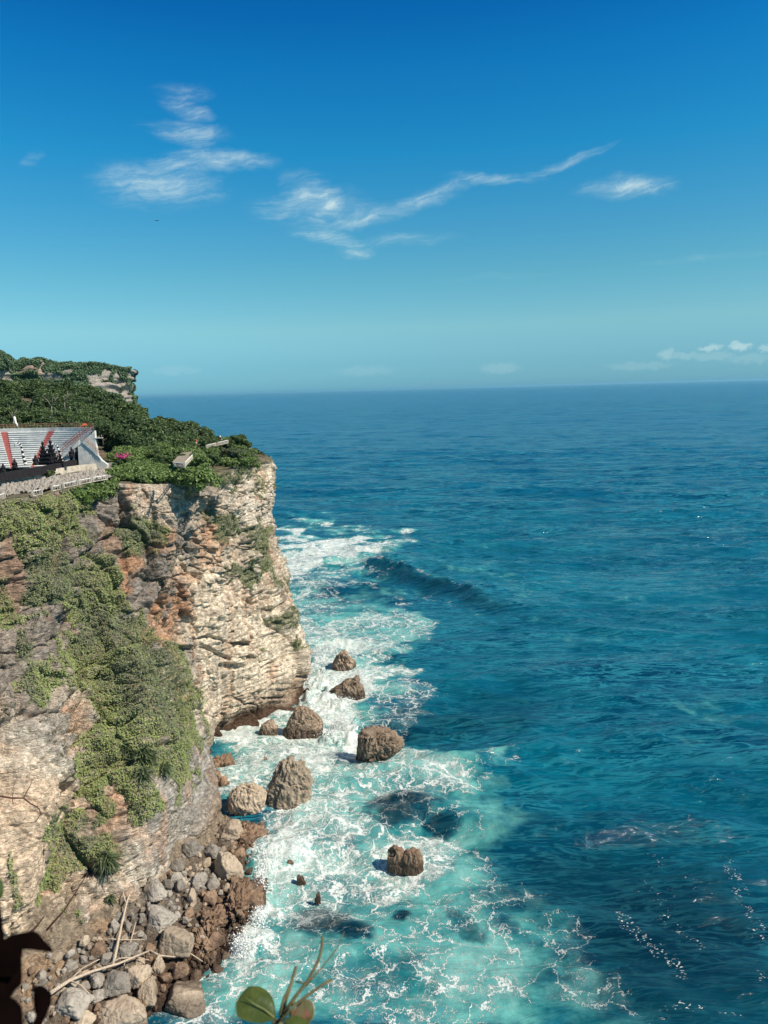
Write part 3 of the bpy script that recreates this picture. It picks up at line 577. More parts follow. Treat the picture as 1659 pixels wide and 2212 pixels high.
def build_cliff():
    nc = len(NET)
    # column knots by mean spacing so that the grid is even
    dist = np.linalg.norm(np.diff(NET, axis=0), axis=2).mean(1); sk = np.concatenate([[0], np.cumsum(dist)])
    rows = np.arange(NET.shape[1], dtype=float)
    step_ = .20
    xs = []
    x = 0.0
    while x < sk[-1]:
        xs.append(x); x += step_ if x < sk[nc-3] and x > sk[1] else .8
    xs = np.array(xs)
    P = pchip(sk, NET, xs)                       # (S, rows, 3)
    hrow = np.concatenate([np.linspace(0, 7, 700), np.linspace(7, 8, 60)[1:]])
    P = pchip(rows, np.ascontiguousarray(P.transpose(1, 0, 2)), hrow)   # (T, S, 3)
    def nrm(P):
        a = np.gradient(P, axis=1); b_ = np.gradient(P, axis=0); n = np.cross(a, b_); n /= np.linalg.norm(n, axis=2, keepdims=True)+1e-9; return -n
    n = nrm(P)
    if ((n*(CAM-P)).sum(-1)[50:650, 50:500]).mean() < 0: n = -n
    def blur(a, w, ax):
        k_ = np.cumsum(np.concatenate([np.repeat(np.take(a, [0], ax), w+1, ax), a, np.repeat(np.take(a, [-1], ax), w, ax)], ax), ax)
        m_ = a.shape[ax]; return (np.take(k_, range(2*w+1, 2*w+1+m_), ax)-np.take(k_, range(0, m_), ax))/(2*w+1)
    nb = blur(blur(blur(blur(n, 30, 1), 30, 0), 30, 1), 30, 0); nb /= np.linalg.norm(nb, axis=2, keepdims=True)+1e-9; n = nb
    X, Y, Z = P[..., 0], P[..., 1], P[..., 2]
    u, v = proj(P)
    hd = sstep(u, 360, 470)                       # bedded headland
    smooth_wall = blobs(u, v, [(30, 1850, 130, 250), (400, 1720, 80, 110), (350, 1830, 60, 60)], None, .4)
    # large forms
    d = 2.6*fbm(X*.035, Y*.035, Z*.03, 4, 1)
    vert = fbm(X*.16, Y*.16, Z*.025, 4, 3); d += vert*(1.6-.7*hd)*(1-.7*smooth_wall)
    w = fbm(X*.08, Y*.08, Z*.08, 3, 5)
    # bedding: hard and soft layers of varying thickness
    zz = Z+1.6*w+.03*X
    b1 = perlin(zz*.30, X*.03, Y*.03, 8); b2 = perlin(zz*.85, X*.06, Y*.06, 9); b3 = perlin(zz*2.3, X*.15, Y*.15, 10)
    brkn = sstep(fbm(X*.2, Y*.2, Z*.3, 3, 12), -.35, .35)
    lay = 1.5*np.tanh(b1*3.2)+1.25*np.tanh(b2*4)*brkn+.6*np.tanh(b3*3.5)*brkn
    low_ = sstep(v, 1230, 1400)*hd
    d += lay*(.11+.22*hd-.14*low_)*(1-.6*smooth_wall)
    # blocks and cracks
    f1, f2, idc = worley(X*.22+w, Y*.22, Z*.34+w, 3); d += (sstep(f2-f1, 0, .16)-1)*.9*(1-.5*smooth_wall)*(.4+.6*brkn)*(1-.6*low_)+(idc-.5)*1.0*(1-.6*hd)*(1-.7*smooth_wall)
    g1, g2, gi = worley(X*.75+w, Y*.75, Z*1.3+w*2, 7); d += ((sstep(g2-g1, 0, .22)-1)*.20+(gi-.5)*.22)*(.5+.5*brkn)*(1-.5*smooth_wall)*(1-.6*low_)
    p1_, p2_, pi_ = worley(X*.11+w*.5, Y*.11, Z*.09, 17); d += (pi_-.5)*2.6*(1-.5*hd)*(1-.6*smooth_wall)-(1-sstep(p2_-p1_, 0, .07))*1.0*(1-.6*smooth_wall)
    d += (.50-.2*low_)*fbm(X*.4, Y*.4, Z*.55, 4, 14, .6)+low_*.16*np.tanh(4*perlin(zz*1.5+X*.1, X*.1, Y*.1, 44)) + .10*fbm(X*2.6, Y*2.6, Z*3.6, 2, 15)
    # sea cave undercut at the foot of the headland, boulders of broken wall elsewhere
    d -= hd*1.8*np.exp(-((Z-1.2)/2.0)**2)
    caves = blobs(u, v, [(462, 1058, 7, 9), (610, 1345, 6, 5), (965/1659*800/1.852+270, 1500, 1, 1), (530, 1390, 26, 5), (518, 1395, 12, 5, .7), (546, 1419, 7, 6), (500, 1440, 24, 7, .6), (548, 1298, 12, 6), (560, 1310, 5, 14, .7), (400, 1500, 4, 24, .6), (262, 1110, 4, 24), (143, 1702, 8, 14), (83, 1860, 3, 26), (50, 1960, 3, 18), (222, 1455, 5, 7), (405, 1260, 5, 60, .5), (375, 1210, 4, 60, .5)], (fbm(X*.3, Y*.3, Z*.3, 3, 33)*8, 0), .4)
    d -= caves*2.6
    ovh = blobs(u, v, [(425, 1045, 44, 24)], None, .3); d += ovh*2.4     # the dark knob under the rim
    edge = sstep(np.broadcast_to(hrow[:, None], X.shape), 0, .35)
    vg = blobs(u, v, VEG, (fbm(X*.25, Y*.25, Z*.25, 4, 50)*26, fbm(X*.25, Y*.25, Z*.25, 4, 51)*30), .3)
    d = d*(.25+.75*edge)
    P2 = P+n*d[..., None]
    # colour of the stone, plus the buttress shadow painted in grey
    tone = fbm(X*.10, Y*.10, Z*.10, 5, 60); wp = (fbm(X*.18, Y*.18, Z*.18, 5, 61)*34, fbm(X*.18, Y*.18, Z*.18, 5, 62)*44)
    col = np.zeros(X.shape+(3,), np.float32)+np.array(CCOL['taupe'])
    k = sstep(tone, -.25, .35)[..., None]; col = col*(1-k)+np.array(CCOL['tan'])*k
    for nm, bl in CR:
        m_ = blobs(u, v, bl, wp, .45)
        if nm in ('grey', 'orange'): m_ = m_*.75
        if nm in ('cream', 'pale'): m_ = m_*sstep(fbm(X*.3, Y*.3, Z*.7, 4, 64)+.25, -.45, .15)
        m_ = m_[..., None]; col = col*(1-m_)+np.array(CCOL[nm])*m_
    run = sstep(fbm(X*.5, Y*.5, Z*.035, 4, 66), .08, .42)*(1-.5*smooth_wall)*.35; col = col*(1-run[..., None])+np.array((.12, .105, .09))*run[..., None]
    rust = (sstep(fbm(X*.22, Y*.22, Z*.05, 4, 67), .2, .5)*.40)[..., None]; col = col*(1-rust)+np.array((.46, .24, .13))*rust
    bed = (sstep(b2, .05, .4)*.25+sstep(b3, .1, .4)*.25)*hd; col = col*(1-bed[..., None])+np.array((.26, .19, .13))*bed[..., None]
    soilm = (vg*.6)[..., None]; col = col*(1-soilm)+np.array((.17, .17, .09))*soilm
    wetm = (1-sstep(Z+2.5*w, 1.0, 3.4))*hd; wetm = np.maximum(wetm, (1-sstep(Z+1.5*w, .3, 1.5)))[..., None]; col = col*(1-wetm)+np.array(CCOL['wet'])*wetm
    dry = sstep(Z-2*w, 2.0, 9.0)[..., None]; lowh = (hd[..., None]*(1-dry)*(1-wetm))*.7; col = col*(1-lowh)+np.array((.27, .19, .125))*lowh
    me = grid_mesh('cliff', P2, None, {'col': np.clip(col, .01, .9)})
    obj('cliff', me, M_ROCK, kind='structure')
    return P2, n, u, v, vg, xs, sk
CP, CN, CUU, CVV, CVG, XS, SK = build_cliff()
# ------------------------------------------------------------ plateau behind the rim
SKU = [-400, -60, 0, 60, 150, 230, 290, 320, 360, 430, 452, 500, 530, 545]
SKV = [775, 812, 818, 820, 828, 846, 862, 893, 906, 918, 932, 926, 945, 968]
FRU = [-400, 0, 120, 230, 260, 330, 430, 540]
FRV = [935, 935, 930, 928, 950, 965, 968, 985]
def top_z(u, y):
    """height of the tree tops over the plateau at depth y, along image column u"""
    f = np.clip((y-172)/70.0, 0, 1)
    v = np.interp(u, FRU, FRV)*(1-f)+np.interp(u, SKU, SKV)*f
    return at_y(u, v, y)[..., 2]
def ground(x, y):
    x = np.asarray(x, float); y = np.asarray(y, float)
    u = CU+FPX*x/np.maximum(y, 1)*1.0
    zt = top_z(u, np.clip(y, 172, 242))-5.2
    f = sstep(y, 160, 182)*sstep(-x, 30, 48)
    base = 56.2-.5*sstep(y, 130, 175)
    return base*(1-f)+zt*f
def build_plateau():
    nS = 160; s = np.linspace(0, SK[-1], nS)
    rim = pchip(SK, RIM, s)
    t = np.array([0, .6, 1.5, 3, 5, 8, 12, 17, 23, 30, 38, 48, 60, 75, 95, 120, 160, 220])
    dirv = np.array([-.86, .5])
    P = np.zeros((len(t), nS, 3))
    for i, a in enumerate(t):
        P[i, :, 0] = rim[:, 0]+dirv[0]*a; P[i, :, 1] = rim[:, 1]+dirv[1]*a
        g = ground(P[i, :, 0], P[i, :, 1]); k = min(1, a/12.0)
        P[i, :, 2] = rim[:, 2]*(1-k)+g*k
    # tuck the very edge into the wall
    P[0, :, 2] -= .5
    P[1:, :, 2] += .5*fbm(P[1:, :, 0]*.1, P[1:, :, 1]*.1, 0, 3, 70)
    mt, N, b = material('plateau_soil', .95, .1)
    pos = N.new('ShaderNodeTexCoord').outputs['Object']
    c = N.mix(N.step(N.noise(pos, .5, 6, .7), .4, .6), (.055, .06, .03), (.17, .14, .09)); N.l.new(c, b.inputs['Base Color'])
    obj('plateau_ground', grid_mesh('plateau', P, flip=False), mt, kind='structure')
build_plateau()

# ------------------------------------------------------------ foliage
def leaf_mesh(name, cen, nor, size, rnd, jitter=.8, asp=.62, mat=None, seed=0):
    """many small leaf quads: centres, facing, sizes"""
    rg = np.random.default_rng(seed); n = len(cen)
    nor = nor+rg.normal(0, jitter, (n, 3)); nor /= np.linalg.norm(nor, axis=1, keepdims=True)+1e-9
    r = rg.normal(0, 1, (n, 3)); a = np.cross(nor, r); a /= np.linalg.norm(a, axis=1, keepdims=True)+1e-9; b_ = np.cross(nor, a)
    s = np.asarray(size).reshape(-1, 1)*np.ones((n, 1))
    k = nor*s*.18
    V = np.stack([cen-a*s, cen-b_*s*asp+k, cen+a*s, cen+b_*s*asp+k], 1).reshape(-1, 3)
    me = bpy.data.meshes.new(name); me.vertices.add(len(V)); me.vertices.foreach_set('co', V.reshape(-1).astype(np.float32))
    q = np.arange(n*4).reshape(n, 4); fill_faces(me, q, False)
    add_attrs(me, {'rnd': np.repeat(rnd, 4)}, None)
    if mat: me.materials.append(mat)
    return me
def crown_points(rg, rx, rz, ncl, npc, lean=0.0, flat=.75):
    cen = []; nor = []
    for i in range(ncl):
        while True:
            p = rg.uniform(-1, 1, 3)
            if np.linalg.norm(p) < 1 and np.linalg.norm(p) > .35 and p[2] > -.45: break
        c = p*np.array([rx, rx, rz]); cr_ = rg.uniform(.22, .42)*rx
        q = rg.normal(0, 1, (npc, 3)); q /= np.linalg.norm(q, axis=1, keepdims=True)
        q[:, 2] = np.abs(q[:, 2])*np.where(rg.random(npc) < .82, 1, -1)
        rad = cr_*rg.uniform(.78, 1.05, (npc, 1))
        cen.append(c+q*rad*np.array([1, 1, flat])); nor.append(q)
    cen = np.concatenate(cen); nor = np.concatenate(nor)
    cen[:, 0] += lean*cen[:, 2]
    return cen, nor
def tube(pts, rad, sides=6):
    """tapered tube through points -> verts, faces"""
    pts = [np.array(p, float) for p in pts]; V = []; F = []
    for i, p in enumerate(pts):
        d = pts[min(i+1, len(pts)-1)]-pts[max(i-1, 0)]; d /= np.linalg.norm(d)+1e-9
        a = np.cross(d, (0, 0, 1.0)) if abs(d[2]) < .9 else np.cross(d, (1.0, 0, 0)); a /= np.linalg.norm(a); b_ = np.cross(d, a)
        for j in range(sides):
            t = 2*PI*j/sides; V.append(p+(a*math.cos(t)+b_*math.sin(t))*rad[i])
    for i in range(len(pts)-1):
        for j in range(sides): F.append((i*sides+j, i*sides+(j+1) % sides, (i+1)*sides+(j+1) % sides, (i+1)*sides+j))
    V.append(pts[0]); V.append(pts[-1]); a0 = len(V)-2; a1 = len(V)-1; k = (len(pts)-1)*sides
    for j in range(sides): F.append((a0, (j+1) % sides, j)); F.append((a1, k+j, k+(j+1) % sides))
    return V, F
def mesh_from(name, parts, mat=None, smooth=True):
    V = []; F = []
    for v_, f_ in parts:
        o = len(V); V += [tuple(map(float, p)) for p in v_]; F += [tuple(i+o for i in f) for f in f_]
    me = bpy.data.meshes.new(name); me.from_pydata(V, [], F); me.update()
    for p in me.polygons: p.use_smooth = smooth
    if mat: me.materials.append(mat)
    return me
def box(cx, cy, cz, sx, sy, sz, rz=0.0, rx=0.0):
    V = []
    for x in (-1, 1):
        for y in (-1, 1):
            for z in (-1, 1): V.append(Vector((x*sx/2, y*sy/2, z*sz/2)))
    M_ = Matrix.Rotation(rz, 4, 'Z') @ Matrix.Rotation(rx, 4, 'X')
    V = [tuple((M_ @ p)+Vector((cx, cy, cz))) for p in V]
    return V, [(0, 1, 3, 2), (4, 6, 7, 5), (0, 4, 5, 1), (2, 3, 7, 6), (0, 2, 6, 4), (1, 5, 7, 3)]
def trunk_mesh(rg, h, name):
    parts = []
    top = np.array([rg.normal(0, .3), rg.normal(0, .3), h*.62])
    parts.append(tube([(0, 0, -1.2), (rg.normal(0, .08), 0, h*.2), top*.6+np.array([.1, 0, 0]), top], [.24, .2, .16, .10]))
    for k_ in range(6):
        a = rg.uniform(0, 6.28); z0 = rg.uniform(.3, .6)*h; L = rg.uniform(.25, .42)*h
        p0 = top*(z0/top[2]); p2 = p0+np.array([math.cos(a)*L, math.sin(a)*L, L*.75]); p1 = (p0+p2)/2+np.array([0, 0, -.15*L])
        parts.append(tube([p0, p1, p2], [.11, .08, .03], 5))
    return mesh_from(name, parts, M_BARK)
def make_tree(i, rx, rz, h, mat, ncl=34, npc=74, ls=.30):
    rg = np.random.default_rng(100+i)
    cen, nor = crown_points(rg, rx, rz, ncl, npc, rg.normal(0, .1)); cen[:, 2] += h-rz
    me = leaf_mesh('crown', cen, nor, rg.uniform(.7, 1.3, len(cen))*ls, rg.random(len(cen))**1.4, .75, .6, mat, i)
    return me, trunk_mesh(rg, h, 'trunk')
TREEV = [make_tree(i, *a) for i, a in enumerate([(3.0, 2.2, 5.6, M_TREE), (3.6, 2.0, 5.4, M_TREE), (2.5, 2.3, 5.8, M_TREE2), (3.2, 2.4, 6.0, M_TREE2), (4.0, 2.1, 5.6, M_TREE)])]
BUSHV = [make_tree(20+i, *a) for i, a in enumerate([(2.3, 1.7, 2.1, M_BUSH, 26, 110, .24), (2.8, 1.5, 1.9, M_BUSH, 30, 110, .24), (1.8, 1.5, 1.9, M_TREE, 22, 110, .24), (2.2, 1.6, 2.0, M_CREEP2, 24, 110, .22)])]
def plant_tree(var, p, s, rz, name, label, cat, group, squash=1.0):
    e = obj(name, None, label=label, cat=cat, group=group, loc=tuple(p), rz=rz); e.scale = (s, s, s*squash)
    obj('crown', var[0], parent=e); obj('trunk', var[1], parent=e)
    return e
def wood():
    rg = np.random.default_rng(77); cnt = 0; spots = []
    tries = 0
    while cnt < 150 and tries < 20000:
        tries += 1
        u = rg.uniform(-150, 540); y = rg.uniform(172, 250)
        if u < 235 and y < 178: continue
        x = at_y(u, 930.0, y)[0]
        if y > 205 and u > 430: continue
        if any((x-a)**2+(y-b_)**2 < 3.3**2 for a, b_ in spots): continue
        # only keep trees that can be seen above those in front
        spots.append((x, y)); cnt += 1
        zt = float(top_z(u, y)); s = rg.uniform(.75, 1.15)
        if y > 200: s *= 1.1
        var = TREEV[rg.integers(0, 5)]
        h = 5.7*s
        row = 'front row of the wood behind' if y < 198 else 'middle of the wood behind' if y < 225 else 'skyline row of the wood behind'
        if u < 60: lab, grp = 'green tree, '+row+' the left half of seating', row+' the seating, left half'
        elif u < 250: lab, grp = 'green tree, '+row+' the right half of seating', row+' the seating, right half'
        elif u < 380: lab, grp = 'round green tree '+('near' if y < 205 else 'far')+' back on the headland, above the magenta flowers', 'trees above the magenta flowers, '+('near' if y < 205 else 'far')
        else: lab, grp = 'low bushy tree on the headland crest behind the pale lookout terrace', 'trees behind the lookout terrace'
        plant_tree(var, (x, y, zt-h+rg.uniform(-.5, .6)), s, rg.uniform(0, 6.28), 'tree', lab, 'tree', grp)
wood()
def bushes():
    rg = np.random.default_rng(9); spots = []
    def zone(lab, grp, u, v):
        if u < 240: z = 'under the left ones' if u < 80 else 'under the middle ones' if u < 165 else 'under the right ones'
        else: z = ('near the magenta flowers' if u < 310 else 'left of the lookout terrace' if u < 365 else 'below the lookout terrace')+(', upper side' if v < 998 else ', at the drop')
        return lab+', '+z, grp+', '+z
    # (u, v, y, scale, n spread) along the rim: dense round bushes
    L = []
    def area(n, us, vs, ys, s0, s1, lab, grp, vars_=(0, 1), name='bush', mind=1.5):
        k = 0; t_ = 0
        while k < n and t_ < 4000:
            t_ += 1
            f = rg.random(); u = np.interp(f, [0, 1], us); v = rg.uniform(*vs) if not callable(vs) else vs(u, rg)
            y = rg.uniform(*ys) if not callable(ys) else ys(u, v)
            p = at_y(u, v, y)
            if any(np.linalg.norm(p-q) < mind for q in spots): continue
            spots.append(p); k += 1
            s = rg.uniform(s0, s1); l2, g2 = (lab, grp) if n < 30 else zone(lab, grp, u, v); var = BUSHV[vars_[rg.integers(0, len(vars_))]]
            plant_tree(var, (p[0], p[1], p[2]-1.9*s), s, rg.uniform(0, 6.28), name, l2, 'bush', g2)
    def yb(z): return lambda u, v: float(at_z(u, v, z)[1])
    G1 = 'bushes on the rim right of the seating'
    area(46, (235, 425), (980, 1021), yb(57.3), .8, 1.2, 'bright green rounded bush on the rim', G1)
    area(16, (255, 330), (962, 985), yb(58.5), .8, 1.2, 'bright green rounded bush on the rim', G1)
    area(22, (330, 470), (950, 990), yb(58.8), .7, 1.0, 'low green bush between the two white terraces', 'bushes between the terraces', (0, 2))
    area(14, (440, 540), (938, 952), lambda u, v: float(rg.uniform(176, 190)), .7, 1.0, 'dark bush on the crest of the headland behind the lookout', 'bushes on the crest of the headland', (2, 2))
    area(26, (415, 540), (962, 998), yb(56.3), .6, .95, 'olive green bush below the lookout on the headland rim', 'bushes below the lookout', (0, 3))
    area(22, (484, 552), lambda u, r_: np.interp(u, [484, 520, 552], [942, 952, 984])+r_.uniform(0, 26), lambda u, v: float(at_z(u, v, 58.0)[1]), .45, .8, 'olive scrub bush on the rounded brow at the headland end', 'scrub on the brow at the headland end', (0, 3), mind=1.1)
    area(6, (548, 585), (988, 992), yb(54.6), .32, .45, 'small flat bush at the tip of the headland rim', 'bushes at the tip of the rim', (0, 3), mind=.8)
    area(34, (-10, 240), lambda u, r_: np.interp(u, [0, 110, 240], [1072, 1050, 1030])+r_.uniform(-6, 16), lambda u, v: float(at_z(u, v, 56.0)[1]), .55, .9, 'bright green bush hanging over the rim, below balustrades', 'bushes over the rim below the terrace', (0, 1))
    area(3, (-20, 10), (985, 1000), lambda u, v: 150., .8, 1.1, 'leafy bush at the left end of the black wall', 'bushes at the black wall', (2, 2))
    # a shrub with magenta flowers
    p = at_y(268, 985, float(at_z(268, 985, 58.8)[1])); e = obj('flowering_bush', None, label='shrub with magenta flowers among the rim bushes right of the seating', cat='bush', loc=tuple(p-np.array([0, 0, 1.5])))
    obj('crown', BUSHV[2][0], parent=e).scale = (.7, .7, .7)
    cen = rg.normal(0, .55, (90, 3))*np.array([1.3, 1, .6])+np.array([0, -.6, 1.5]); obj('blossom', leaf_mesh('blossom', cen, np.tile((0, -1, .5), (90, 1)).astype(float), .16, rg.random(90), .6, .7, M_MAG), parent=e)
    # reddish bush next to the stand
bushes()
def creepers():
    """ground cover clinging to the face, too dense to count"""
    rg = np.random.default_rng(3)
    T, S = CVG.shape
    ds = .20
    def scat(mask, dens, size, lift, nm, mat, jit=.8):
        a = np.linalg.norm(np.cross(CP[1:, :-1]-CP[:-1, :-1], CP[:-1, 1:]-CP[:-1, :-1]), axis=2)
        w = a*mask[:-1, :-1]; lam = w*dens; n = rg.poisson(np.clip(lam, 0, 30))
        idx = np.nonzero(n.reshape(-1))[0]; rep = np.repeat(idx, n.reshape(-1)[idx]); i, j = rep//(S-1), rep % (S-1)
        fi = rg.random((len(rep), 1)); fj = rg.random((len(rep), 1))
        p = CP[i, j]*(1-fi)*(1-fj)+CP[i+1, j]*fi*(1-fj)+CP[i, j+1]*(1-fi)*fj+CP[i+1, j+1]*fi*fj
        nn = CN[i, j]
        bulge = 1.0+1.2*fbm(p[:, 0]*.45, p[:, 1]*.45, p[:, 2]*.45, 3, 91)[:, None]
        p = p+nn*rg.random((len(rep), 1))**.6*lift*np.clip(bulge, .15, 2.2)
        up = nn*.8+np.array([.25, -.25, .75])
        cl = sstep(fbm(p[:, 0]*.35, p[:, 1]*.35, p[:, 2]*.35, 3, 95), -.3, .4)
        me = leaf_mesh(nm, p, up, rg.uniform(.5, 1.4, len(rep))*size*(.85+.35*sstep(fbm(p[:, 0]*.22, p[:, 1]*.22, p[:, 2]*.22, 3, 97), -.2, .45)), np.clip(rg.random(len(rep))**1.3*.7+.3*cl, 0, 1), jit, .65, mat, 5)
        return me
    X, Y, Z = CP[..., 0], CP[..., 1], CP[..., 2]
    onl = sstep(CVG+.35*fbm(X*.5, Y*.5, Z*.5, 4, 80)-.35*sstep(fbm(X*.16, Y*.16, Z*.13, 4, 81), .05, .4), .30, .5)*(Z > 4)
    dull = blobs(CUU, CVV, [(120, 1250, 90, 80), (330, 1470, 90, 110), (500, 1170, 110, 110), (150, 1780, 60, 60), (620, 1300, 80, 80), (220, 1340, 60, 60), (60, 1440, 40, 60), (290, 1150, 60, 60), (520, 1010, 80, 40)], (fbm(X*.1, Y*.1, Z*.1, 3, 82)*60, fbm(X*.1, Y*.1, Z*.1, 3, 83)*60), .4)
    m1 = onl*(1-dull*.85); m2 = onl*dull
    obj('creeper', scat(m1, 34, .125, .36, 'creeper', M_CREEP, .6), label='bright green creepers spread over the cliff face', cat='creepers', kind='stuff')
    obj('dull_creeper', scat(m2, 34, .12, .32, 'dull_creeper', M_CREEP2, .65), label='dull olive creepers on parts of the cliff face', cat='creepers', kind='stuff')
    thin = sstep(fbm(X*.13, Y*.13, Z*.13, 5, 85), .12, .42)*sstep(Z, 7, 14)*(CUU < 430)*(CUU > -200)*(1-onl)*(1-blobs(CUU, CVV, [(30, 1850, 130, 260)], None, .2))
    obj('dry_scrub', scat(thin*.6, 14, .12, .25, 'dry_scrub', M_DRY), label='thin dry scrub rooted in cracks of the brown cliff face', cat='scrub', kind='stuff')
M_DRY = mat_leaf('dry_scrub_leaves', (.10, .09, .045), (.20, .17, .09), (.12, .11, .06))
creepers()
def spiky(name, u, v, size, label, n=170, seed=0):
    rg = np.random.default_rng(seed)
    d2 = (CUU-u)**2+(CVV-v)**2; i, j = np.unravel_index(np.argmin(d2), d2.shape); p = CP[i, j]; nn = CN[i, j]
    V = []; F = []; rn = []
    for k_ in range(n):
        d = rg.normal(0, 1, 3); d /= np.linalg.norm(d); d = d+nn*.9+np.array([0, 0, .25]); d /= np.linalg.norm(d)
        L = size*rg.uniform(.6, 1.1); b0 = rg.normal(0, .18, 3)*size
        s = np.cross(d, rg.normal(0, 1, 3)); s /= np.linalg.norm(s); wd = .035*size+.02
        pts = [b0+d*L*t+np.array([0, 0, -.5])*L*t*t for t in (0, .4, .75, 1)]
        for t, q in enumerate(pts):
            w_ = wd*(.7, 1, .7, .08)[t]; V += [q-s*w_, q+s*w_]
        o = len(V)-8
        for t in range(3): F.append((o+2*t, o+2*t+1, o+2*t+3, o+2*t+2))
        rn += [rg.random()]*8
    me = mesh_from(name, [(V, F)], M_SPIKE, False); add_attrs(me, {'rnd': np.array(rn)}, None)
    return obj(name, me, label=label, cat='plant', group='spiky plants on the cliff', loc=tuple(p+nn*.3))
spiky('spiky_plant', 300, 1640, 2.3, 'large dark spiky plant in the middle of the creepers on the cliff', 260, 1)
spiky('spiky_plant', 270, 1615, 1.7, 'spiky plant just left above the largest one', 170, 2)
spiky('spiky_plant', 340, 1668, 1.5, 'spiky plant right of the largest one above grey rock', 150, 3)
spiky('spiky_plant', 290, 1690, 1.6, 'spiky plant hanging directly below the largest one', 170, 4)
spiky('spiky_plant', 222, 1862, 2.1, 'big round spiky plant low on the cliff above the boulders', 280, 5)
spiky('spiky_plant', 238, 1940, 1.0, 'small spiky tuft lowest on the cliff', 120, 6)
# ------------------------------------------------------------ rocks in the sea
def ico(sub):
    bm = bmesh.new(); bmesh.ops.create_icosphere(bm, subdivisions=sub, radius=1)
    V = np.array([v.co[:] for v in bm.verts]); F = [tuple(v.index for v in f.verts) for f in bm.faces]; bm.free(); return V, F
ICO = {k: ico(k) for k in (4, 5, 6)}
def lump(planes, dims, seed, sub=5, rough=.07, cz=.42, soft=16.0):
    """a stone: radial cut of planes (nx,ny,nz,d) in the unit box, then weathered"""
    V, F = ICO[sub]
    pl = np.array(planes+[(0, 0, -1, .5), (0, 1, 0, 1), (0, -1, 0, 1), (1, 0, 0, 1), (-1, 0, 0, 1)], float)
    nn = pl[:, :3]; dd = pl[:, 3]/np.linalg.norm(nn, axis=1); nn = nn/np.linalg.norm(nn, axis=1, keepdims=True)
    dd = dd-(nn@np.array([0, 0, 0]))
    dot = V@nn.T; t = np.where(dot > .02, dd/np.maximum(dot, .02), 50.0)
    t = (1/np.sum((1/t)**soft, axis=1))**(1/soft)
    P = V*t[:, None]
    x, y, z = P.T*2.0+seed*3.1
    n = fbm(x, y, z, 5, seed, .55)
    f1, f2, idc = worley(x*1.3, y*1.3, z*.9, seed)
    n2 = fbm(x*3.2, y*3.2, z*1.9, 4, seed+9, .6)
    r = 1+rough*(1.9*n+.9*(sstep(f2-f1, 0, .2)-1)+1.0*(idc-.5)+.9*n2)
    P = P*r[:, None]
    P = P*np.array(dims)
    return P, F
def tri_mesh(name, parts, mat):
    V = np.concatenate([p for p, f in parts]); F = []; o = 0
    for p, f in parts: F += [tuple(i+o for i in q) for q in f]; o += len(p)
    me = bpy.data.meshes.new(name); me.from_pydata(V.tolist(), [], F); me.update()
    me.polygons.foreach_set('use_smooth', np.ones(len(me.polygons), bool))
    me.materials.append(mat); return me
def sea_rock(u0, u1, vt, vb, planes, label, mat=None, seed=1, dep=.75, rough=.07, zb=0.0, name='sea_rock', ut=None, extra=None, group=None, cat='rock'):
    uc = (u0+u1)/2
    front = at_z(uc, vb, zb); dist = np.linalg.norm(front-CAM)
    W_ = (u1-u0)/FPX*((front-CAM)@Fv)/2*1.05
    D_ = W_*dep
    az_ = math.atan2(front[0], front[1]); hd_ = np.array([math.sin(az_), math.cos(az_), 0])
    c = front+hd_*D_*.85
    top = at_y(uc if ut is None else ut, vt, c[1])[2]-zb
    H = max(top, .5)
    P, F = lump(planes, (W_, D_, H), seed, 6 if (u1-u0) > 70 else 5, rough)
    me = tri_mesh(name, [(P, F)]+[((lump(pl2, (W_*s[0], D_*s[1], H*s[2]), seed+31, 5, rough)[0]+np.array([o2[0]*W_, o2[1]*D_, o2[2]*H])), ICO[5][1]) for pl2, s, o2 in (extra or [])], mat or M_STACK)
    return obj(name, me, label=label, cat=cat, group=group, loc=tuple(c+np.array([0, 0, .0])), rz=-az_)
TOP = (0, 0, 1, 1)
def rnd_planes(rg, n=7):
    L = []
    for i in range(n):
        a = rg.normal(0, 1, 3); a[2] = abs(a[2])*.8; L.append((*a, .72*np.linalg.norm(a)*rg.uniform(.85, 1.15)))
    return L+[(0, 0, 1, .9), (0, 0, -1, .7)]
RB = [rnd_planes(np.random.default_rng(300+i), 8) for i in range(8)]
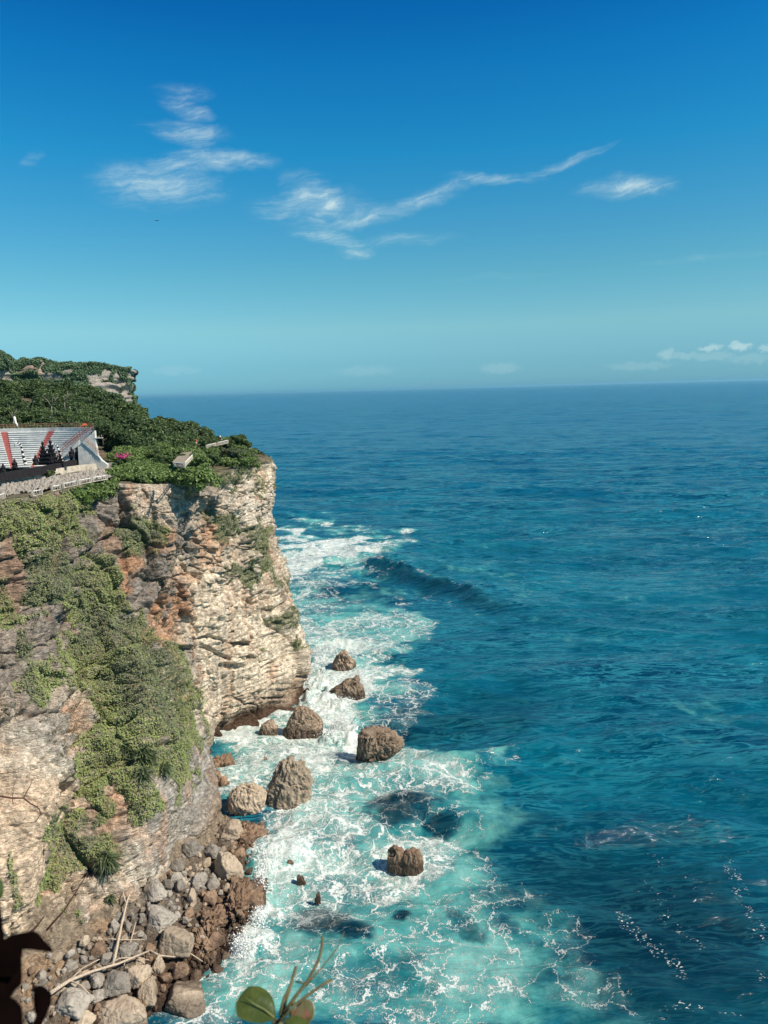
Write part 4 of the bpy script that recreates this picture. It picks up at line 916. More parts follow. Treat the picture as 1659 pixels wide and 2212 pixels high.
def prof_rock(prof, vb, label, mat, seed, dep=.62, rough=.30, zf=1.0):
    """stone grown from measured widths at successive heights, with its own depth, then cracked and weathered"""
    parts = []; O_ = None
    for q, (rows, off) in enumerate(prof):
        vs_ = np.array([r[0] for r in rows], float); uL = np.array([r[1] for r in rows], float); uR = np.array([r[2] for r in rows], float)
        uc = (uL.min()+uR.max())/2; front = at_z(uc, vb, 0.0); az_ = math.atan2(front[0], front[1]); hd_ = np.array([math.sin(az_), math.cos(az_), 0]); rt_ = np.array([math.cos(az_), -math.sin(az_), 0])
        Wm = (uR-uL).max()/FPX*((front-CAM)@Fv); D_ = Wm*.5*dep; c = front+hd_*(D_*.9+off)
        if O_ is None: O_ = c.copy(); az0 = az_
        yc = c[1]; Lp = at_y(uL, vs_, yc); Rp = at_y(uR, vs_, yc)
        xl = (Lp-c)@rt_; xr = (Rp-c)@rt_; z = (Lp[:, 2]+Rp[:, 2])/2
        z = np.append(z, min(z[-1], 0)-1.6); xl = np.append(xl, xl[-1]*.98); xr = np.append(xr, xr[-1]*.98)
        k = np.concatenate([[0], np.cumsum(np.abs(np.diff(z))+.15)]); n = 120; ss = np.linspace(0, k[-1], n)
        g = pchip(k, np.stack([z, xl, xr], 1), ss); m_ = 220; th = np.linspace(0, 2*PI, m_, endpoint=False)
        cx = (g[:, 1]+g[:, 2])/2; hw = (g[:, 2]-g[:, 1])/2
        ct, st = np.cos(th), np.sin(th); e = .80
        sx = np.sign(ct)*np.abs(ct)**e; sy = np.sign(st)*np.abs(st)**e
        dd = D_*(.35+.65*np.clip((hw/hw.max()), 0, 1))
        cap = np.clip(np.minimum(1, (np.arange(n)/5.0)**.5), 0, 1)
        X = cx[:, None]+hw[:, None]*sx[None]*cap[:, None]; Y = dd[:, None]*sy[None]*cap[:, None]+.10*(g[:1, 0]-g[:, 0])[:, None]*0; Z = np.broadcast_to(g[:, 0:1], X.shape).copy()
        sxn = X*1.0+seed*7; w_ = fbm(sxn*.3, Y*.3, Z*.3, 3, seed)
        f1, f2, idc = worley(sxn*.20+w_, Y*.20, Z*.13+w_, seed); rid = 1-2*np.abs(fbm(sxn*.9+w_, Y*.9, Z*.30, 4, seed+5, .6))
        r = rough*((sstep(f2-f1, 0, .10)-1)*.8+(idc-.5)*1.9+1.1*fbm(sxn*.22, Y*.22, Z*.2, 3, seed+2)+.9*(rid-.7)+.35*fbm(sxn*2.6, Y*2.6, Z*.9, 3, seed+8))
        ln = np.sqrt(sx[None]**2+sy[None]**2); fade = cap[:, None]
        X = X+r*sx[None]/ln*fade; Y = Y+r*sy[None]/ln*fade; Z = Z+r*1.1*(1-sstep(np.arange(n), 10, 45))[:, None]
        dxy = (c-O_); lx, ly = dxy@rt_, dxy@hd_
        V = np.stack([X+lx, Y+ly, Z-O_[2]], -1).reshape(-1, 3); i = np.arange(n*m_).reshape(n, m_); i2 = np.roll(i, -1, 1)
        F = np.stack([i[:-1], i2[:-1], i2[1:], i[1:]], -1).reshape(-1, 4); V = np.concatenate([V, V[:m_].mean(0)[None]]); F = [tuple(f) for f in F.tolist()]+[(n*m_, j+0, (j+1) % m_)[::-1] for j in range(m_)]
        parts.append((V, F))
    me = tri_mesh('sea_rock', parts, mat)
    bm = bmesh.new(); bm.from_mesh(me); bmesh.ops.recalc_face_normals(bm, faces=bm.faces); bm.to_mesh(me); bm.free()
    return obj('sea_rock', me, label=label, cat='rock', loc=tuple(O_), rz=-az0)
prof_rock([([(1408, 731, 739), (1414, 728, 751), (1424, 723, 763), (1437, 719, 770), (1449, 718, 768)], 0)], 1451, 'pointed brown sea rock farthest from the viewer, standing alone off the headland', M_STACK, 3)
prof_rock([([(1463, 765, 777), (1474, 743, 779), (1484, 724, 786), (1494, 717, 789), (1506, 716, 790)], 0)], 1510, 'leaning brown sea rock with white water draining down its side', M_STACK, 4)
prof_rock([([(1527, 640, 664), (1535, 633, 671), (1545, 627, 685), (1560, 619, 695), (1575, 614, 697), (1586, 612, 696)], 0)], 1590, 'broad brown sea rock with a knob on top beside the foot of the headland', M_STACK, 5)
prof_rock([([(1554, 583, 592), (1562, 569, 594), (1574, 560, 602), (1586, 560, 602)], 0)], 1589, 'small low brown rock left of the broad rock at the headland foot', M_STACK, 6, rough=.2)
prof_rock([([(1580, 782, 844), (1586, 778, 850), (1597, 774, 860), (1606, 772, 875), (1615, 770, 868), (1630, 768, 852), (1642, 769, 826)], 0)], 1653, 'flat-topped grey sea rock with jagged edge standing farthest right', M_STACK, 7, dep=.55, rough=.42)
prof_rock([([(1638, 618, 637), (1645, 610, 649), (1654, 602, 658), (1670, 593, 668), (1693, 581, 671), (1716, 574, 670), (1740, 573, 672), (1756, 573, 672)], 0)], 1760, 'tallest grey pointed sea rock close to the cliff foot', M_BTAN, 8, dep=.6, rough=.34)
prof_rock([([(1693, 531, 553), (1702, 517, 563), (1713, 501, 574), (1735, 496, 575), (1750, 500, 568), (1760, 505, 560)], 0)], 1772, 'blocky tan rock leaning beside the tallest sea rock', M_BTAN, 9, dep=.7)
prof_rock([([(1830, 850, 858), (1838, 842, 867), (1848, 839, 874), (1858, 840, 880), (1866, 839, 884), (1874, 840, 886)], 0), ([(1838, 882, 893), (1845, 875, 907), (1856, 868, 910), (1866, 866, 911), (1876, 867, 911)], -.4)], 1880, 'two-humped wet brown rock ringed by white foam', M_BBRN, 10, rough=.2, dep=.5)
sea_rock(567, 583, 1628, 1654, [(-.9, 0, .3, .5), (.5, 0, .9, .5), TOP], 'thin dark splinter of rock sticking out of the foam left of the tallest rock', M_BBRN, seed=11, rough=.14, extra=[([TOP], (.4, .5, .4), (.9, -1.3, 0))])
sea_rock(640, 660, 1888, 1908, RB[0], 'rounded black wet rock in the foam beyond the boulder beach', M_BBRN, seed=12, group=None)
sea_rock(618, 640, 1858, 1876, RB[1], 'low dark rock half covered by foam behind the rounded black one', M_BBRN, seed=13)
sea_rock(680, 692, 1925, 1945, RB[2], 'narrow dark rock stub in the foam, nearest to the sunken reef', M_BBRN, seed=14, rough=.12)
sea_rock(602, 616, 1780, 1794, RB[3], 'small dark rock in the foam off the brown reef point', M_BBRN, seed=15)
sea_rock(655, 672, 1483, 1500, RB[4], 'small black rock in a gush of foam against the headland tip', M_BBRN, seed=16)
sea_rock(460, 505, 1628, 1668, [(0, 0, 1, .7), (.5, 0, .8, .8)], 'dark wet rock pile in the cove between headland and buttress', M_BBRN, seed=17, rough=.16)
sea_rock(458, 492, 1668, 1712, [(0, 0, 1, .8), (.5, 0, .8, .8)], 'dark wet rock below the grey buttress in the cove', M_BBRN, seed=18, rough=.16)
# ------------------------------------------------------------ boulder beach
PAIRS = [((-330, 2330, 8), (40, 2900, -1)), ((-140, 2200, 7.5), (160, 2520, -1)), ((0, 2115, 6.5), (290, 2250, -.6)), ((44, 2080, 6.3), (335, 2205, -.6)), ((110, 2050, 6), (420, 2150, -.6)), ((170, 2025, 5.8), (470, 2100, -.6)), ((235, 1985, 5.4), (520, 2050, -.6)), ((295, 1942, 5), (562, 1990, -.6)),
         ((345, 1898, 4.2), (562, 1930, -.6)), ((395, 1852, 3.6), (552, 1885, -.6)), ((440, 1815, 3), (580, 1840, -.6)), ((475, 1785, 2), (592, 1795, -.6)), ((480, 1755, 1), (585, 1765, -.6)), ((470, 1730, -.5), (560, 1740, -1))]
def build_beach():
    A = np.array([at_z(*p) for p, q in PAIRS]); B = np.array([at_z(*q) for p, q in PAIRS])
    k = np.arange(len(PAIRS), dtype=float); s = np.linspace(0, len(PAIRS)-1, 420)
    A = pchip(k, A, s); B = pchip(k, B, s); D_ = A-B
    t = np.linspace(-.45, 1.25, 200)[:, None, None]
    P = A[None]-D_[None]*t
    P[..., 2] = A[None, :, 2]+(B-A)[None, :, 2]*np.clip(t[..., 0], 0, 2) + np.clip(-t[..., 0], 0, 1)*9
    X, Y = P[..., 0], P[..., 1]
    f1, f2, idc = worley(X*.42, Y*.42, X*0, 4); g1, g2, gi = worley(X*1.2, Y*1.2, X*0+3, 6)
    P[..., 2] += .55*(sstep(f2-f1, 0, .3))*(.4+idc)+.28*sstep(g2-g1, 0, .3)*(.3+gi)+.5*fbm(X*.2, Y*.2, 0, 3, 7)-.5
    u, v = proj(P)
    col = np.zeros(X.shape+(3,))+np.array((.30, .24, .17))
    tt = np.broadcast_to(t[..., 0], X.shape)
    wq = (fbm(X*.3, Y*.3, 0, 4, 61)*26, fbm(X*.3, Y*.3, 1, 4, 62)*20)
    def lay(c, m_):
        nonlocal col
        col = col*(1-m_[..., None])+np.array(c)*m_[..., None]
    lay((.13, .10, .075), sstep(tt, .02, .2)*.75); lay((.10, .065, .045), sstep(tt, .45, .7)); lay((.055, .035, .025), 1-sstep(P[..., 2], -.2, 1.0))  # first layer paints the shade between boulders; the others are brown and wet rock
    lay((.55, .48, .38), blobs(u, v, [(350, 1868, 26, 14), (385, 1905, 26, 14), (330, 1890, 14, 8), (430, 1878, 10, 6), (410, 1910, 14, 8)], wq, .3))
    lay((.20, .18, .15), blobs(u, v, [(330, 1960, 60, 40), (250, 2050, 60, 30), (130, 2120, 50, 30)], wq, .5)*.7)
    lay((.38, .26, .16), blobs(u, v, [(230, 2010, 30, 20), (90, 2090, 60, 30), (80, 2150, 30, 30)], wq, .5)*.8)
    me = grid_mesh('beach', P, None, {'col': col}, flip=True); obj('beach_ground', me, M_ROCK, kind='structure')
    return P, u, v, tt
BP, BU, BV, BT = build_beach()
def on_beach(u, v):
    d2 = (BU-u)**2+(BV-v)**2; i = np.argmin(d2); return BP.reshape(-1, 3)[i], BT.reshape(-1)[i]
rb = np.random.default_rng(21)
BV_ = []
for i in range(12):
    P_, F_ = lump(rnd_planes(rb, 9), (1, 1, .85), 40+i, 4, .04, soft=26.0)
    BV_.append((P_, F_))
BMESH = {}
def boulder(u, v, w, h, label, mat, var, group=None, cat='boulder', lift=.30, big=False):
    p, t_ = on_beach(u, v+h*.30); sc_ = ((p-CAM)@Fv)/FPX
    k = (var, mat.name)
    if big:
        rg = np.random.default_rng(var*7+1); P_, F_ = lump(rnd_planes(rg, 8), (1, 1, .85), 70+var, 5, .045, soft=22.0); me = tri_mesh('boulder', [(P_, F_)], mat)
    else:
        if k not in BMESH: BMESH[k] = tri_mesh('boulder', [BV_[var]], mat)
        me = BMESH[k]
    o = obj('boulder', me, label=label, cat=cat, group=group, loc=tuple(p+np.array([0, 0, h*sc_*lift])), rz=rb.uniform(0, 6.28) if not big else rb.uniform(-.4, .4))
    o.scale = (w*sc_*.5, w*sc_*.5*rb.uniform(.8, 1.1), h*sc_*.62)
    if not big: o.rotation_euler[0] = rb.uniform(-.3, .3); o.rotation_euler[1] = rb.uniform(-.3, .3)
    return o
BIG = [(494, 1872, 62, 66, 'large tan block above the dark hollow at the water edge', M_BTAN), (376, 2027, 82, 64, 'largest pale oval boulder in the middle of the beach', M_BTAN), (344, 1984, 74, 44, 'flat grey boulder just behind the largest pale one', M_BGREY),
       (333, 1925, 50, 40, 'dark round boulder under the cliff foot', M_BGREY), (395, 2158, 108, 56, 'long tilted tan slab standing in the water at the bottom', M_BTAN), (315, 2143, 50, 50, 'tan boulder left of the tilted slab', M_BTAN),
       (250, 2122, 64, 54, 'big angular grey boulder crossed by the driftwood', M_BGREY), (211, 2113, 36, 36, 'grey block left of the big angular boulder', M_BGREY), (157, 2160, 74, 56, 'large grey boulder beside the black leaves', M_BGREY),
       (262, 2184, 104, 56, 'broad tan boulder at the bottom edge of the beach', M_BTAN), (182, 2200, 52, 30, 'low tan boulder at the bottom left of the broad one', M_BTAN), (154, 2084, 34, 26, 'rounded dark boulder above the end of the driftwood', M_BGREY),
       (211, 2150, 30, 26, 'small grey block between three larger boulders', M_BGREY), (415, 1936, 28, 42, 'upright pointed pale boulder beside the reef rock', M_BTAN), (455, 1940, 34, 34, 'brown boulder right of the upright pointed one', M_BBRN),
       (387, 1868, 28, 26, 'round grey boulder on the white gravel', M_BGREY), (380, 1894, 26, 24, 'second round grey boulder just below the one on the gravel', M_BGREY), (430, 1902, 34, 36, 'dark angular boulder in front of the hollow', M_BGREY),
       (412, 1834, 44, 36, 'grey block leaning against the wall above the hollow', M_BGREY), (456, 1838, 40, 34, 'grey boulder between the hollow and the cliff', M_BGREY), (297, 2103, 58, 50, 'tan rounded boulder above the bottom boulders', M_BTAN),
       (344, 2082, 32, 44, 'upright tan boulder below the largest pale one', M_BTAN), (387, 2094, 38, 34, 'brown boulder by the dark tide pool', M_BBRN), (422, 2107, 28, 24, 'wet brown boulder in the tide pool', M_BBRN), (470, 2096, 32, 22, 'black wet boulder at the water edge below the reef', M_BBRN),
       (268, 2052, 40, 30, 'dark boulder under the crossing driftwood poles', M_BGREY), (466, 2030, 44, 34, 'brown boulder at the foot of the reef rock', M_BBRN), (500, 1790, 60, 40, 'brown rock right under the blocky tan sea rock', M_BTAN)]
for i, (u, v, w, h, lab, mt) in enumerate(BIG): boulder(u, v, w, h, lab, mt, i, big=True)
# jagged brown reef platforms
def reef(u, v, w, h, label, seed, zh):
    p, t_ = on_beach(u, v); sc_ = ((p-CAM)@Fv)/FPX
    rg = np.random.default_rng(seed)
    P_, F_ = lump(rnd_planes(rg, 9), (w*sc_*.56, h*sc_*1.35*.55, zh), seed*5, 6, .10, soft=10)
    x, y, z = (P_+p).T; w_ = fbm(x*.25, y*.25, z*.25, 4, 3)
    f1, f2, idc = worley(x*.55+w_, y*.55+w_, z*.5, seed); g1, g2, gi = worley(x*1.5+w_*2, y*1.5, z*1.5, seed+2)
    k = (sstep(f2-f1, 0, .22)-1)*.9+(idc-.5)*1.3+(sstep(g2-g1, 0, .22)-1)*.35+(gi-.5)*.4+.6*fbm(x*.8, y*.8, z*.8, 4, 8)
    d_ = P_/(np.linalg.norm(P_, axis=1, keepdims=True)+1e-9)*np.array([1, 1, .8]); P_ = P_+d_*k[:, None]*.55; P_[:, 2] += k*.25*(P_[:, 2] > .1)
    return obj('reef_rock', tri_mesh('reef_rock', [(P_, F_)], M_BBRN), label=label, cat='rock', loc=tuple(p+np.array([0, 0, .2])), rz=.0)
reef(540, 1815, 92, 92, 'jagged brown reef rock running out below the tan sea rocks', 3, 2.0)
reef(512, 1958, 98, 120, 'largest cracked brown reef platform beside the surf', 4, 2.6)
reef(440, 2050, 70, 60, 'lower brown reef rock between pale boulder and surf', 5, 1.7)
reef(455, 1990, 60, 60, 'brown cracked rock left of the largest reef platform', 6, 2.1)
def small_boulders():
    k = 0; t_ = 0; sp = [(b[0], b[1], b[2]*.5) for b in BIG]
    while k < 250 and t_ < 9000:
        t_ += 1
        i = rb.integers(40, BU.shape[0]-30); j = rb.integers(20, BU.shape[1]-20)
        u, v, tt = BU[i, j], BV[i, j], BT[i, j]
        if not (40 < u < 575 and 1780 < v < 2230 and .02 < tt < .93): continue
        w = rb.choice([10, 14, 19, 26, 34], p=[.25, .27, .22, .16, .10])
        if any((u-a)**2+(v-b_)**2 < ((w*.5+c_)*.72)**2 for a, b_, c_ in sp): continue
        sp.append((u, v, w*.5)); k += 1
        low = tt > .5
        mt = [M_BGREY, M_BTAN, M_BBRN][rb.choice(3, p=[.15, .2, .65] if low else [.6, .3, .1])]
        lab, grp = {'grey_limestone': ('small grey boulder on the beach', 'small grey boulders'), 'tan_limestone': ('small tan boulder on the beach', 'small tan boulders'), 'brown_reef_rock': ('small brown boulder on the wet lower beach', 'small brown boulders')}[mt.name]
        zn = 'near the dark hollow' if v < 1905 else 'between cliff foot and pale oval boulder' if v < 2000 else 'around the driftwood' if v < 2100 else 'among the big bottom boulders'
        lab = lab+', '+zn; grp = grp+' '+zn
        boulder(u, v, w, w*rb.uniform(.7, .95), lab, mt, int(rb.integers(0, 12)), grp)
small_boulders()
# a few loose blocks caught on the cliff ledge
for u, v, w, lab in [(147, 1712, 11, 'grey block wedged at the dark crack in the cliff'), (150, 1738, 13, 'round grey stone just below the wedged block on the cliff')]:
    i = np.argmin((CUU-u)**2+(CVV-v)**2); p = CP.reshape(-1, 3)[i]; o = obj('boulder', BMESH[list(BMESH)[0]], label=lab, cat='boulder', loc=tuple(p)); o.scale = (w*.033,)*3
# driftwood
def poly(name, pts, r0, r1, label, mat=None, lift=1.2, group=None, cat='driftwood', sub=()):
    def wp(u, v): p, _ = on_beach(u, v); return p
    P_ = []
    for (u, v) in pts:
        p = wp(u, v); q = at_y(u, v, p[1]-lift*.9); P_.append(q+np.array([0, 0, 0]))
    n = len(P_)
    parts = [tube(P_, [r0+(r1-r0)*i/(n-1) for i in range(n)], 6)]
    for s_ in sub:
        Q = []
        for (u, v) in s_:
            p = wp(u, v); Q.append(at_y(u, v, p[1]-lift*.9))
        parts.append(tube(Q, [r1*1.3]+[r1*.6]*(len(Q)-1), 5))
    return obj(name, mesh_from(name, parts, mat or M_DRIFT), label=label, cat=cat, group=group)
poly('driftwood_branch', [(243, 2088), (250, 2060), (262, 2000), (275, 1945), (288, 1912), (295, 1868)], .20, .07, 'long pale driftwood trunk leaning up against the cliff foot', sub=[[(272, 1950), (262, 1915), (256, 1882)], [(285, 1915), (290, 1890)]])
poly('driftwood_branch', [(108, 2146), (150, 2118), (200, 2098), (255, 2082), (322, 2054)], .24, .10, 'thickest bleached driftwood trunk lying across the boulders', sub=[[(150, 2118), (180, 2090), (215, 2072)], [(150, 2118), (175, 2128), (192, 2146)]])
poly('driftwood_branch', [(322, 2052), (345, 2064), (375, 2067), (412, 2060), (438, 2077)], .12, .05, 'bent bleached branch running right over the pale boulder front')
poly('driftwood_branch', [(293, 1992), (282, 2035), (268, 2085)], .10, .05, 'thin upright bleached stick beside the leaning trunk', sub=[[(285, 2020), (300, 2012)]])
poly('driftwood_branch', [(232, 2028), (262, 2030), (312, 2030)], .09, .04, 'short horizontal bleached stick behind the crossing poles')
poly('driftwood_branch', [(230, 2086), (258, 2070), (300, 2068), (322, 2074)], .09, .04, 'thin bleached pole lying just behind the thickest trunk')
# ------------------------------------------------------------ far headland
def far_cliff():
    U = [-330, -150, -60, 0, 12, 40, 75, 120, 160, 200, 235, 262, 278, 283]
    VT = [744, 752, 756, 766, 774, 779, 777, 784, 788, 792, 794, 795, 795, 798]
    D_ = [520, 540, 550, 560, 575, 585, 590, 600, 606, 612, 618, 622, 626, 630]
    cols = []
    for i, (u, vt, d) in enumerate(zip(U, VT, D_)):
        top = at_y(u, vt, d); rows = []
        sil = [(0, 0), (0, 8), (-1, 16), (-5, 30), (-4, 45), (2, 62), (10, 85), (22, 120), (26, 150)]
        for k_, (du, dv) in enumerate(sil):
            f = k_/8; s_ = 1.0 if i >= len(U)-3 else .25
            p = at_y(u+du*s_, vt+dv, d-(4+22*f)*(1 if i < len(U)-3 else .5)); rows.append(p)
        rows.append(np.array([rows[-1][0]-2, rows[-1][1]-6, -3.0]))
        cols.append(rows)
    A = np.array(cols)
    for off in ((-4, 20), (-30, 60), (-160, 160)):
        q = A[-1 if off == (-4, 20) else len(U)-1].copy(); q[:, 0] += off[0]; q[:, 1] += off[1]; A = np.concatenate([A, q[None]])
    dist = np.linalg.norm(np.diff(A, axis=0), axis=2).mean(1); sk = np.concatenate([[0], np.cumsum(dist)])
    P = pchip(sk, A, np.arange(0, sk[-1], .8)); P = pchip(np.arange(A.shape[1], dtype=float), np.ascontiguousarray(P.transpose(1, 0, 2)), np.linspace(0, A.shape[1]-1, 330))
    a = np.gradient(P, axis=1); b_ = np.gradient(P, axis=0); n = np.cross(a, b_); n /= np.linalg.norm(n, axis=2, keepdims=True)+1e-9
    if ((n*(CAM-P)).sum(-1)[:, 50:200]).mean() < 0: n = -n
    X, Y, Z = P[..., 0], P[..., 1], P[..., 2]; u, v = proj(P)
    zz = Z+3*fbm(X*.03, Y*.03, Z*.03, 3, 2)
    sl_ = 1-sstep(u, 262, 280)*.85
    d = 6*sl_*fbm(X*.02, Y*.02, Z*.02, 4, 3)+sl_*2.2*np.tanh(3*perlin(zz*.16, X*.01, Y*.01, 4))+1.2*np.tanh(3*perlin(zz*.45, X*.02, Y*.02, 5))+2*fbm(X*.1, Y*.1, Z*.12, 4, 6)
    edge = sstep(np.linspace(0, 1, P.shape[0])[:, None], 0, .03)
    P2 = P+n*(d*edge)[..., None]
    wp = (fbm(X*.05, Y*.05, Z*.05, 4, 8)*16, fbm(X*.05, Y*.05, Z*.05, 4, 9)*9); v = v+0
    rock = blobs(u, v, [(8, 815, 26, 14), (60, 797, 44, 3, .7), (120, 812, 24, 6, .8), (99, 802, 4, 12), (205, 825, 14, 12), (218, 838, 34, 9), (225, 815, 10, 10), (245, 850, 24, 7), (255, 830, 14, 14), (246, 818, 8, 10), (278, 812, 7, 22), (274, 850, 8, 16), (272, 862, 14, 8), (150, 803, 10, 4, .6), (280, 820, 5, 12), (262, 855, 12, 6)], wp, .4)
    oran = blobs(u, v, [(60, 797, 50, 3), (99, 803, 3, 12), (250, 845, 8, 6)], wp, .5)*.6
    col = np.zeros(X.shape+(3,))+np.array((.075, .095, .055))
    g = sstep(fbm(X*.06, Y*.06, Z*.06, 4, 11), -.1, .4)[..., None]; col = col*(1-g)+np.array((.14, .15, .09))*g
    col = col*(1-rock[..., None])+np.array((.36, .32, .27))*rock[..., None]; col = col*(1-.8*oran[..., None])+np.array((.42, .26, .17))*.8*oran[..., None]
    obj('far_headland', grid_mesh('far_headland', P2, None, {'col': col}), M_ROCK, kind='structure')
    # plateau behind its rim
    t = np.array([0, 6, 20, 60, 160, 400]); Q = np.zeros((len(t), P2.shape[1], 3))
    for i, a_ in enumerate(t): Q[i] = P2[0]+np.array([-.35*a_, .93*a_, 0]); Q[i, :, 2] -= .3 if i == 0 else 0
    mt, N, b = material('far_soil', .95, .1); b.inputs['Base Color'].default_value = (.07, .08, .04, 1)
    obj('far_plateau_ground', grid_mesh('far_plateau', Q), mt, kind='structure')
    # green cover on the face
    rg = np.random.default_rng(8); veg = (1-sstep(rock+.3*fbm(X*.15, Y*.15, Z*.15, 3, 12), .25, .55))*(v < 880)*(u > -60)*(v > 700)
    i, j = np.nonzero(rg.random(veg.shape) < veg*.75); p = P2[i, j]+n[i, j]*rg.random((len(i), 1))*1.5
    obj('far_scrub', leaf_mesh('far_scrub', p, n[i, j]*.6+np.array([.2, -.3, .8]), rg.uniform(.4, 1.1, len(i)), rg.random(len(i)), .9, .7, M_FAR, 4), label='dense green scrub hanging over the distant headland face', cat='scrub', kind='stuff')
    FV = [make_tree(60+k_, 4.2, 2.6, 6.4, M_FAR, 22, 50, .62) for k_ in range(3)]
    rim = P2[0]; ru, rv_ = proj(rim); sel = np.nonzero((ru > -40) & (ru < 282))[0]
    for k_ in range(130):
        q = rim[sel[rg.integers(0, len(sel))]]; off = rg.uniform(.5, 34); s = rg.uniform(.42, .72); qu = proj(q[None])[0][0]
        if qu > 250: s *= .8
        if qu < 180 and rg.random() < .35: s *= 1.25
        plant_tree(FV[rg.integers(0, 3)], (q[0]-.35*off, q[1]+.93*off, q[2]-3.2*s), s, rg.uniform(0, 6), 'tree', 'small distant tree in the wood on top of the far headland', 'tree', 'trees on the far headland')
far_cliff()
# ------------------------------------------------------------ open-air theatre above the cliff
def cat_pts(pts, n):
    pts = np.array(pts, float); k = np.arange(len(pts), dtype=float); return pchip(k, pts, np.linspace(0, len(pts)-1, n))
BOT = [(-84, 144.5), (-78, 144.8), (-71, 145), (-67, 146), (-61.8, 147.5)]
TOPR = [(-97, 152), (-88, 156), (-78.5, 158), (-66.5, 156), (-56.8, 150)]
Z0, Z1, NR = 57.0, 63.4, 17
def stand():
    root = obj('theatre_stand', None, label='white concrete tiered seating of the open-air theatre with red aisles', cat='grandstand', loc=(-68, 146, Z0))
    O_ = np.array([-68, 146, Z0]); n = 60
    b_ = cat_pts(BOT, n); t_ = cat_pts(TOPR, n)
    def P(j, f, z): q = b_[j]*(1-f)+t_[j]*f; return np.array([q[0], q[1], z])-O_
    seatV, seatF, risV, risF, redV, redF = [], [], [], [], [], []; cu_ = []
    def quad(V, F, a): F.append(tuple(range(len(V), len(V)+4))); V.extend([tuple(x) for x in a])
    def aisle(j):
        s = j/(n-1)*4
        return abs(s-2.0) < .085 or abs(s-2.90) < .075
    for k_ in range(NR):
        z = Z0+(Z1-Z0)*k_/NR; z2 = Z0+(Z1-Z0)*(k_+1)/NR; f0, f1 = k_/NR, (k_+1)/NR
        for j in range(n-1):
            a = aisle(j)
            if a: cu_ += [j, j]
            quad(redV if a else risV, redF if a else risF, [P(j, f0, z), P(j+1, f0, z), P(j+1, f0, z2-(0 if a else .14)), P(j, f0, z2-(0 if a else .14))])
            V, F = (redV, redF) if a else (seatV, seatF)
            fl = f0-(0 if a else .012)
            quad(V, F, [P(j, fl, z2), P(j+1, fl, z2), P(j+1, f1, z2), P(j, f1, z2)])
            if not a: quad(V, F, [P(j, fl, z2-.14), P(j+1, fl, z2-.14), P(j+1, fl, z2), P(j, fl, z2)])
    obj('seat_tiers', mesh_from('seat_tiers', [(seatV, seatF)], M_TIER, False), parent=root)
    obj('risers', mesh_from('risers', [(risV, risF)], M_TIERD, False), parent=root)
    for sgn, nm in ((-1, 'left'), (1, 'right')):
        ff = [f for f, c_ in zip(redF, cu_) if (c_-2.45*(n-1)/4)*sgn > 0]; vv = []; f2 = []
        for f in ff: f2.append(tuple(range(len(vv), len(vv)+4))); vv += [redV[i] for i in f]
        obj('red_aisle', mesh_from('red_aisle', [(vv, f2)], M_RED, False), parent=root)
    # back parapet and back wall
    V, F = [], []
    for j in range(n-1):
        a = P(j, 1.0, Z1); b2 = P(j+1, 1.0, Z1); up = np.array([0, 0, .75]); bk = np.array([.2, .5, 0])
        quad(V, F, [a, b2, b2+up, a+up]); quad(V, F, [a+up, b2+up, b2+up+bk, a+up+bk]); dn = np.array([0, 0, -7.5]); quad(V, F, [b2+up+bk, a+up+bk, a+bk+dn, b2+bk+dn])
    obj('back_parapet', mesh_from('back_parapet', [(V, F)], M_CONC, False), parent=root)
    # rail on the parapet
    parts = []; rp = [P(j, 1.02, Z1+.75) for j in range(n)]
    for h in (.45, .85): parts.append(tube([p+np.array([0, 0, h]) for p in rp], [.035]*n, 4))
    for j in range(0, n, 1): parts.append(tube([rp[j], rp[j]+np.array([0, 0, .88])], [.035, .035], 4))
    obj('top_railing', mesh_from('top_railing', parts, M_RAIL, False), parent=root)
    # end wall with a doorway, cut away under the slope of the seats
    def ext(pts, y, th, nm, mat, par=root):
        W_ = [at_y(u, v, y)-O_ for u, v in pts]; m_ = len(W_); V = [tuple(p) for p in W_]+[tuple(p+np.array([.25*th, th, 0])) for p in W_]
        F = [tuple(range(m_))[::-1], tuple(range(m_, 2*m_))]+[(i, (i+1) % m_, (i+1) % m_+m_, i+m_) for i in range(m_)]
        return obj(nm, mesh_from(nm, [(V, F)], mat, False), parent=par)
    ext([(186, 947), (204, 930), (207, 960), (211, 984), (219, 994), (231, 1003), (231, 1012), (171, 1014), (168, 964), (174, 958)], 147.2, .5, 'end_wall', M_CONC)
    ext([(158, 962), (170, 951), (171, 961), (134, 990), (124, 996), (120, 992)], 147.0, .45, 'stair_parapet', M_CONC)
    dr = ext([(136, 988), (168, 963), (171, 1014), (136, 1014)], 148.6, .3, 'doorway_shade_panel', M_DOOR_SHADE)  # black panel stands in for the shade inside the opening
    ext([(157, 972), (160, 970), (161, 1006), (158, 1006)], 148.2, .2, 'door_post', M_WHITE); ext([(145, 982), (148, 980), (148, 1006), (145, 1006)], 148.2, .2, 'door_post', M_WHITE)
    # rails on the stair edges
    def rail(pts, y, nm, posts=5):
        W_ = [at_y(u, v, y)-O_ for u, v in pts]; parts = []
        for h in (.0, .45): parts.append(tube([p+np.array([0, 0, 1.0-h]) for p in W_], [.05]*len(W_), 4))
        L = cat_pts(W_, posts)
        for p in L: parts.append(tube([p, p+np.array([0, 0, 1.0])], [.04, .04], 4))
        obj(nm, mesh_from(nm, parts, M_RAIL, False), parent=root)
    rail([(118, 993), (158, 962), (170, 950), (203, 930)], 146.9, 'stair_railing', 16); rail([(108, 995), (150, 960), (194, 927)], 150.5, 'stair_railing', 12)
    rail([(180, 953), (206, 975), (216, 986), (224, 988)], 146.8, 'side_railing', 9)
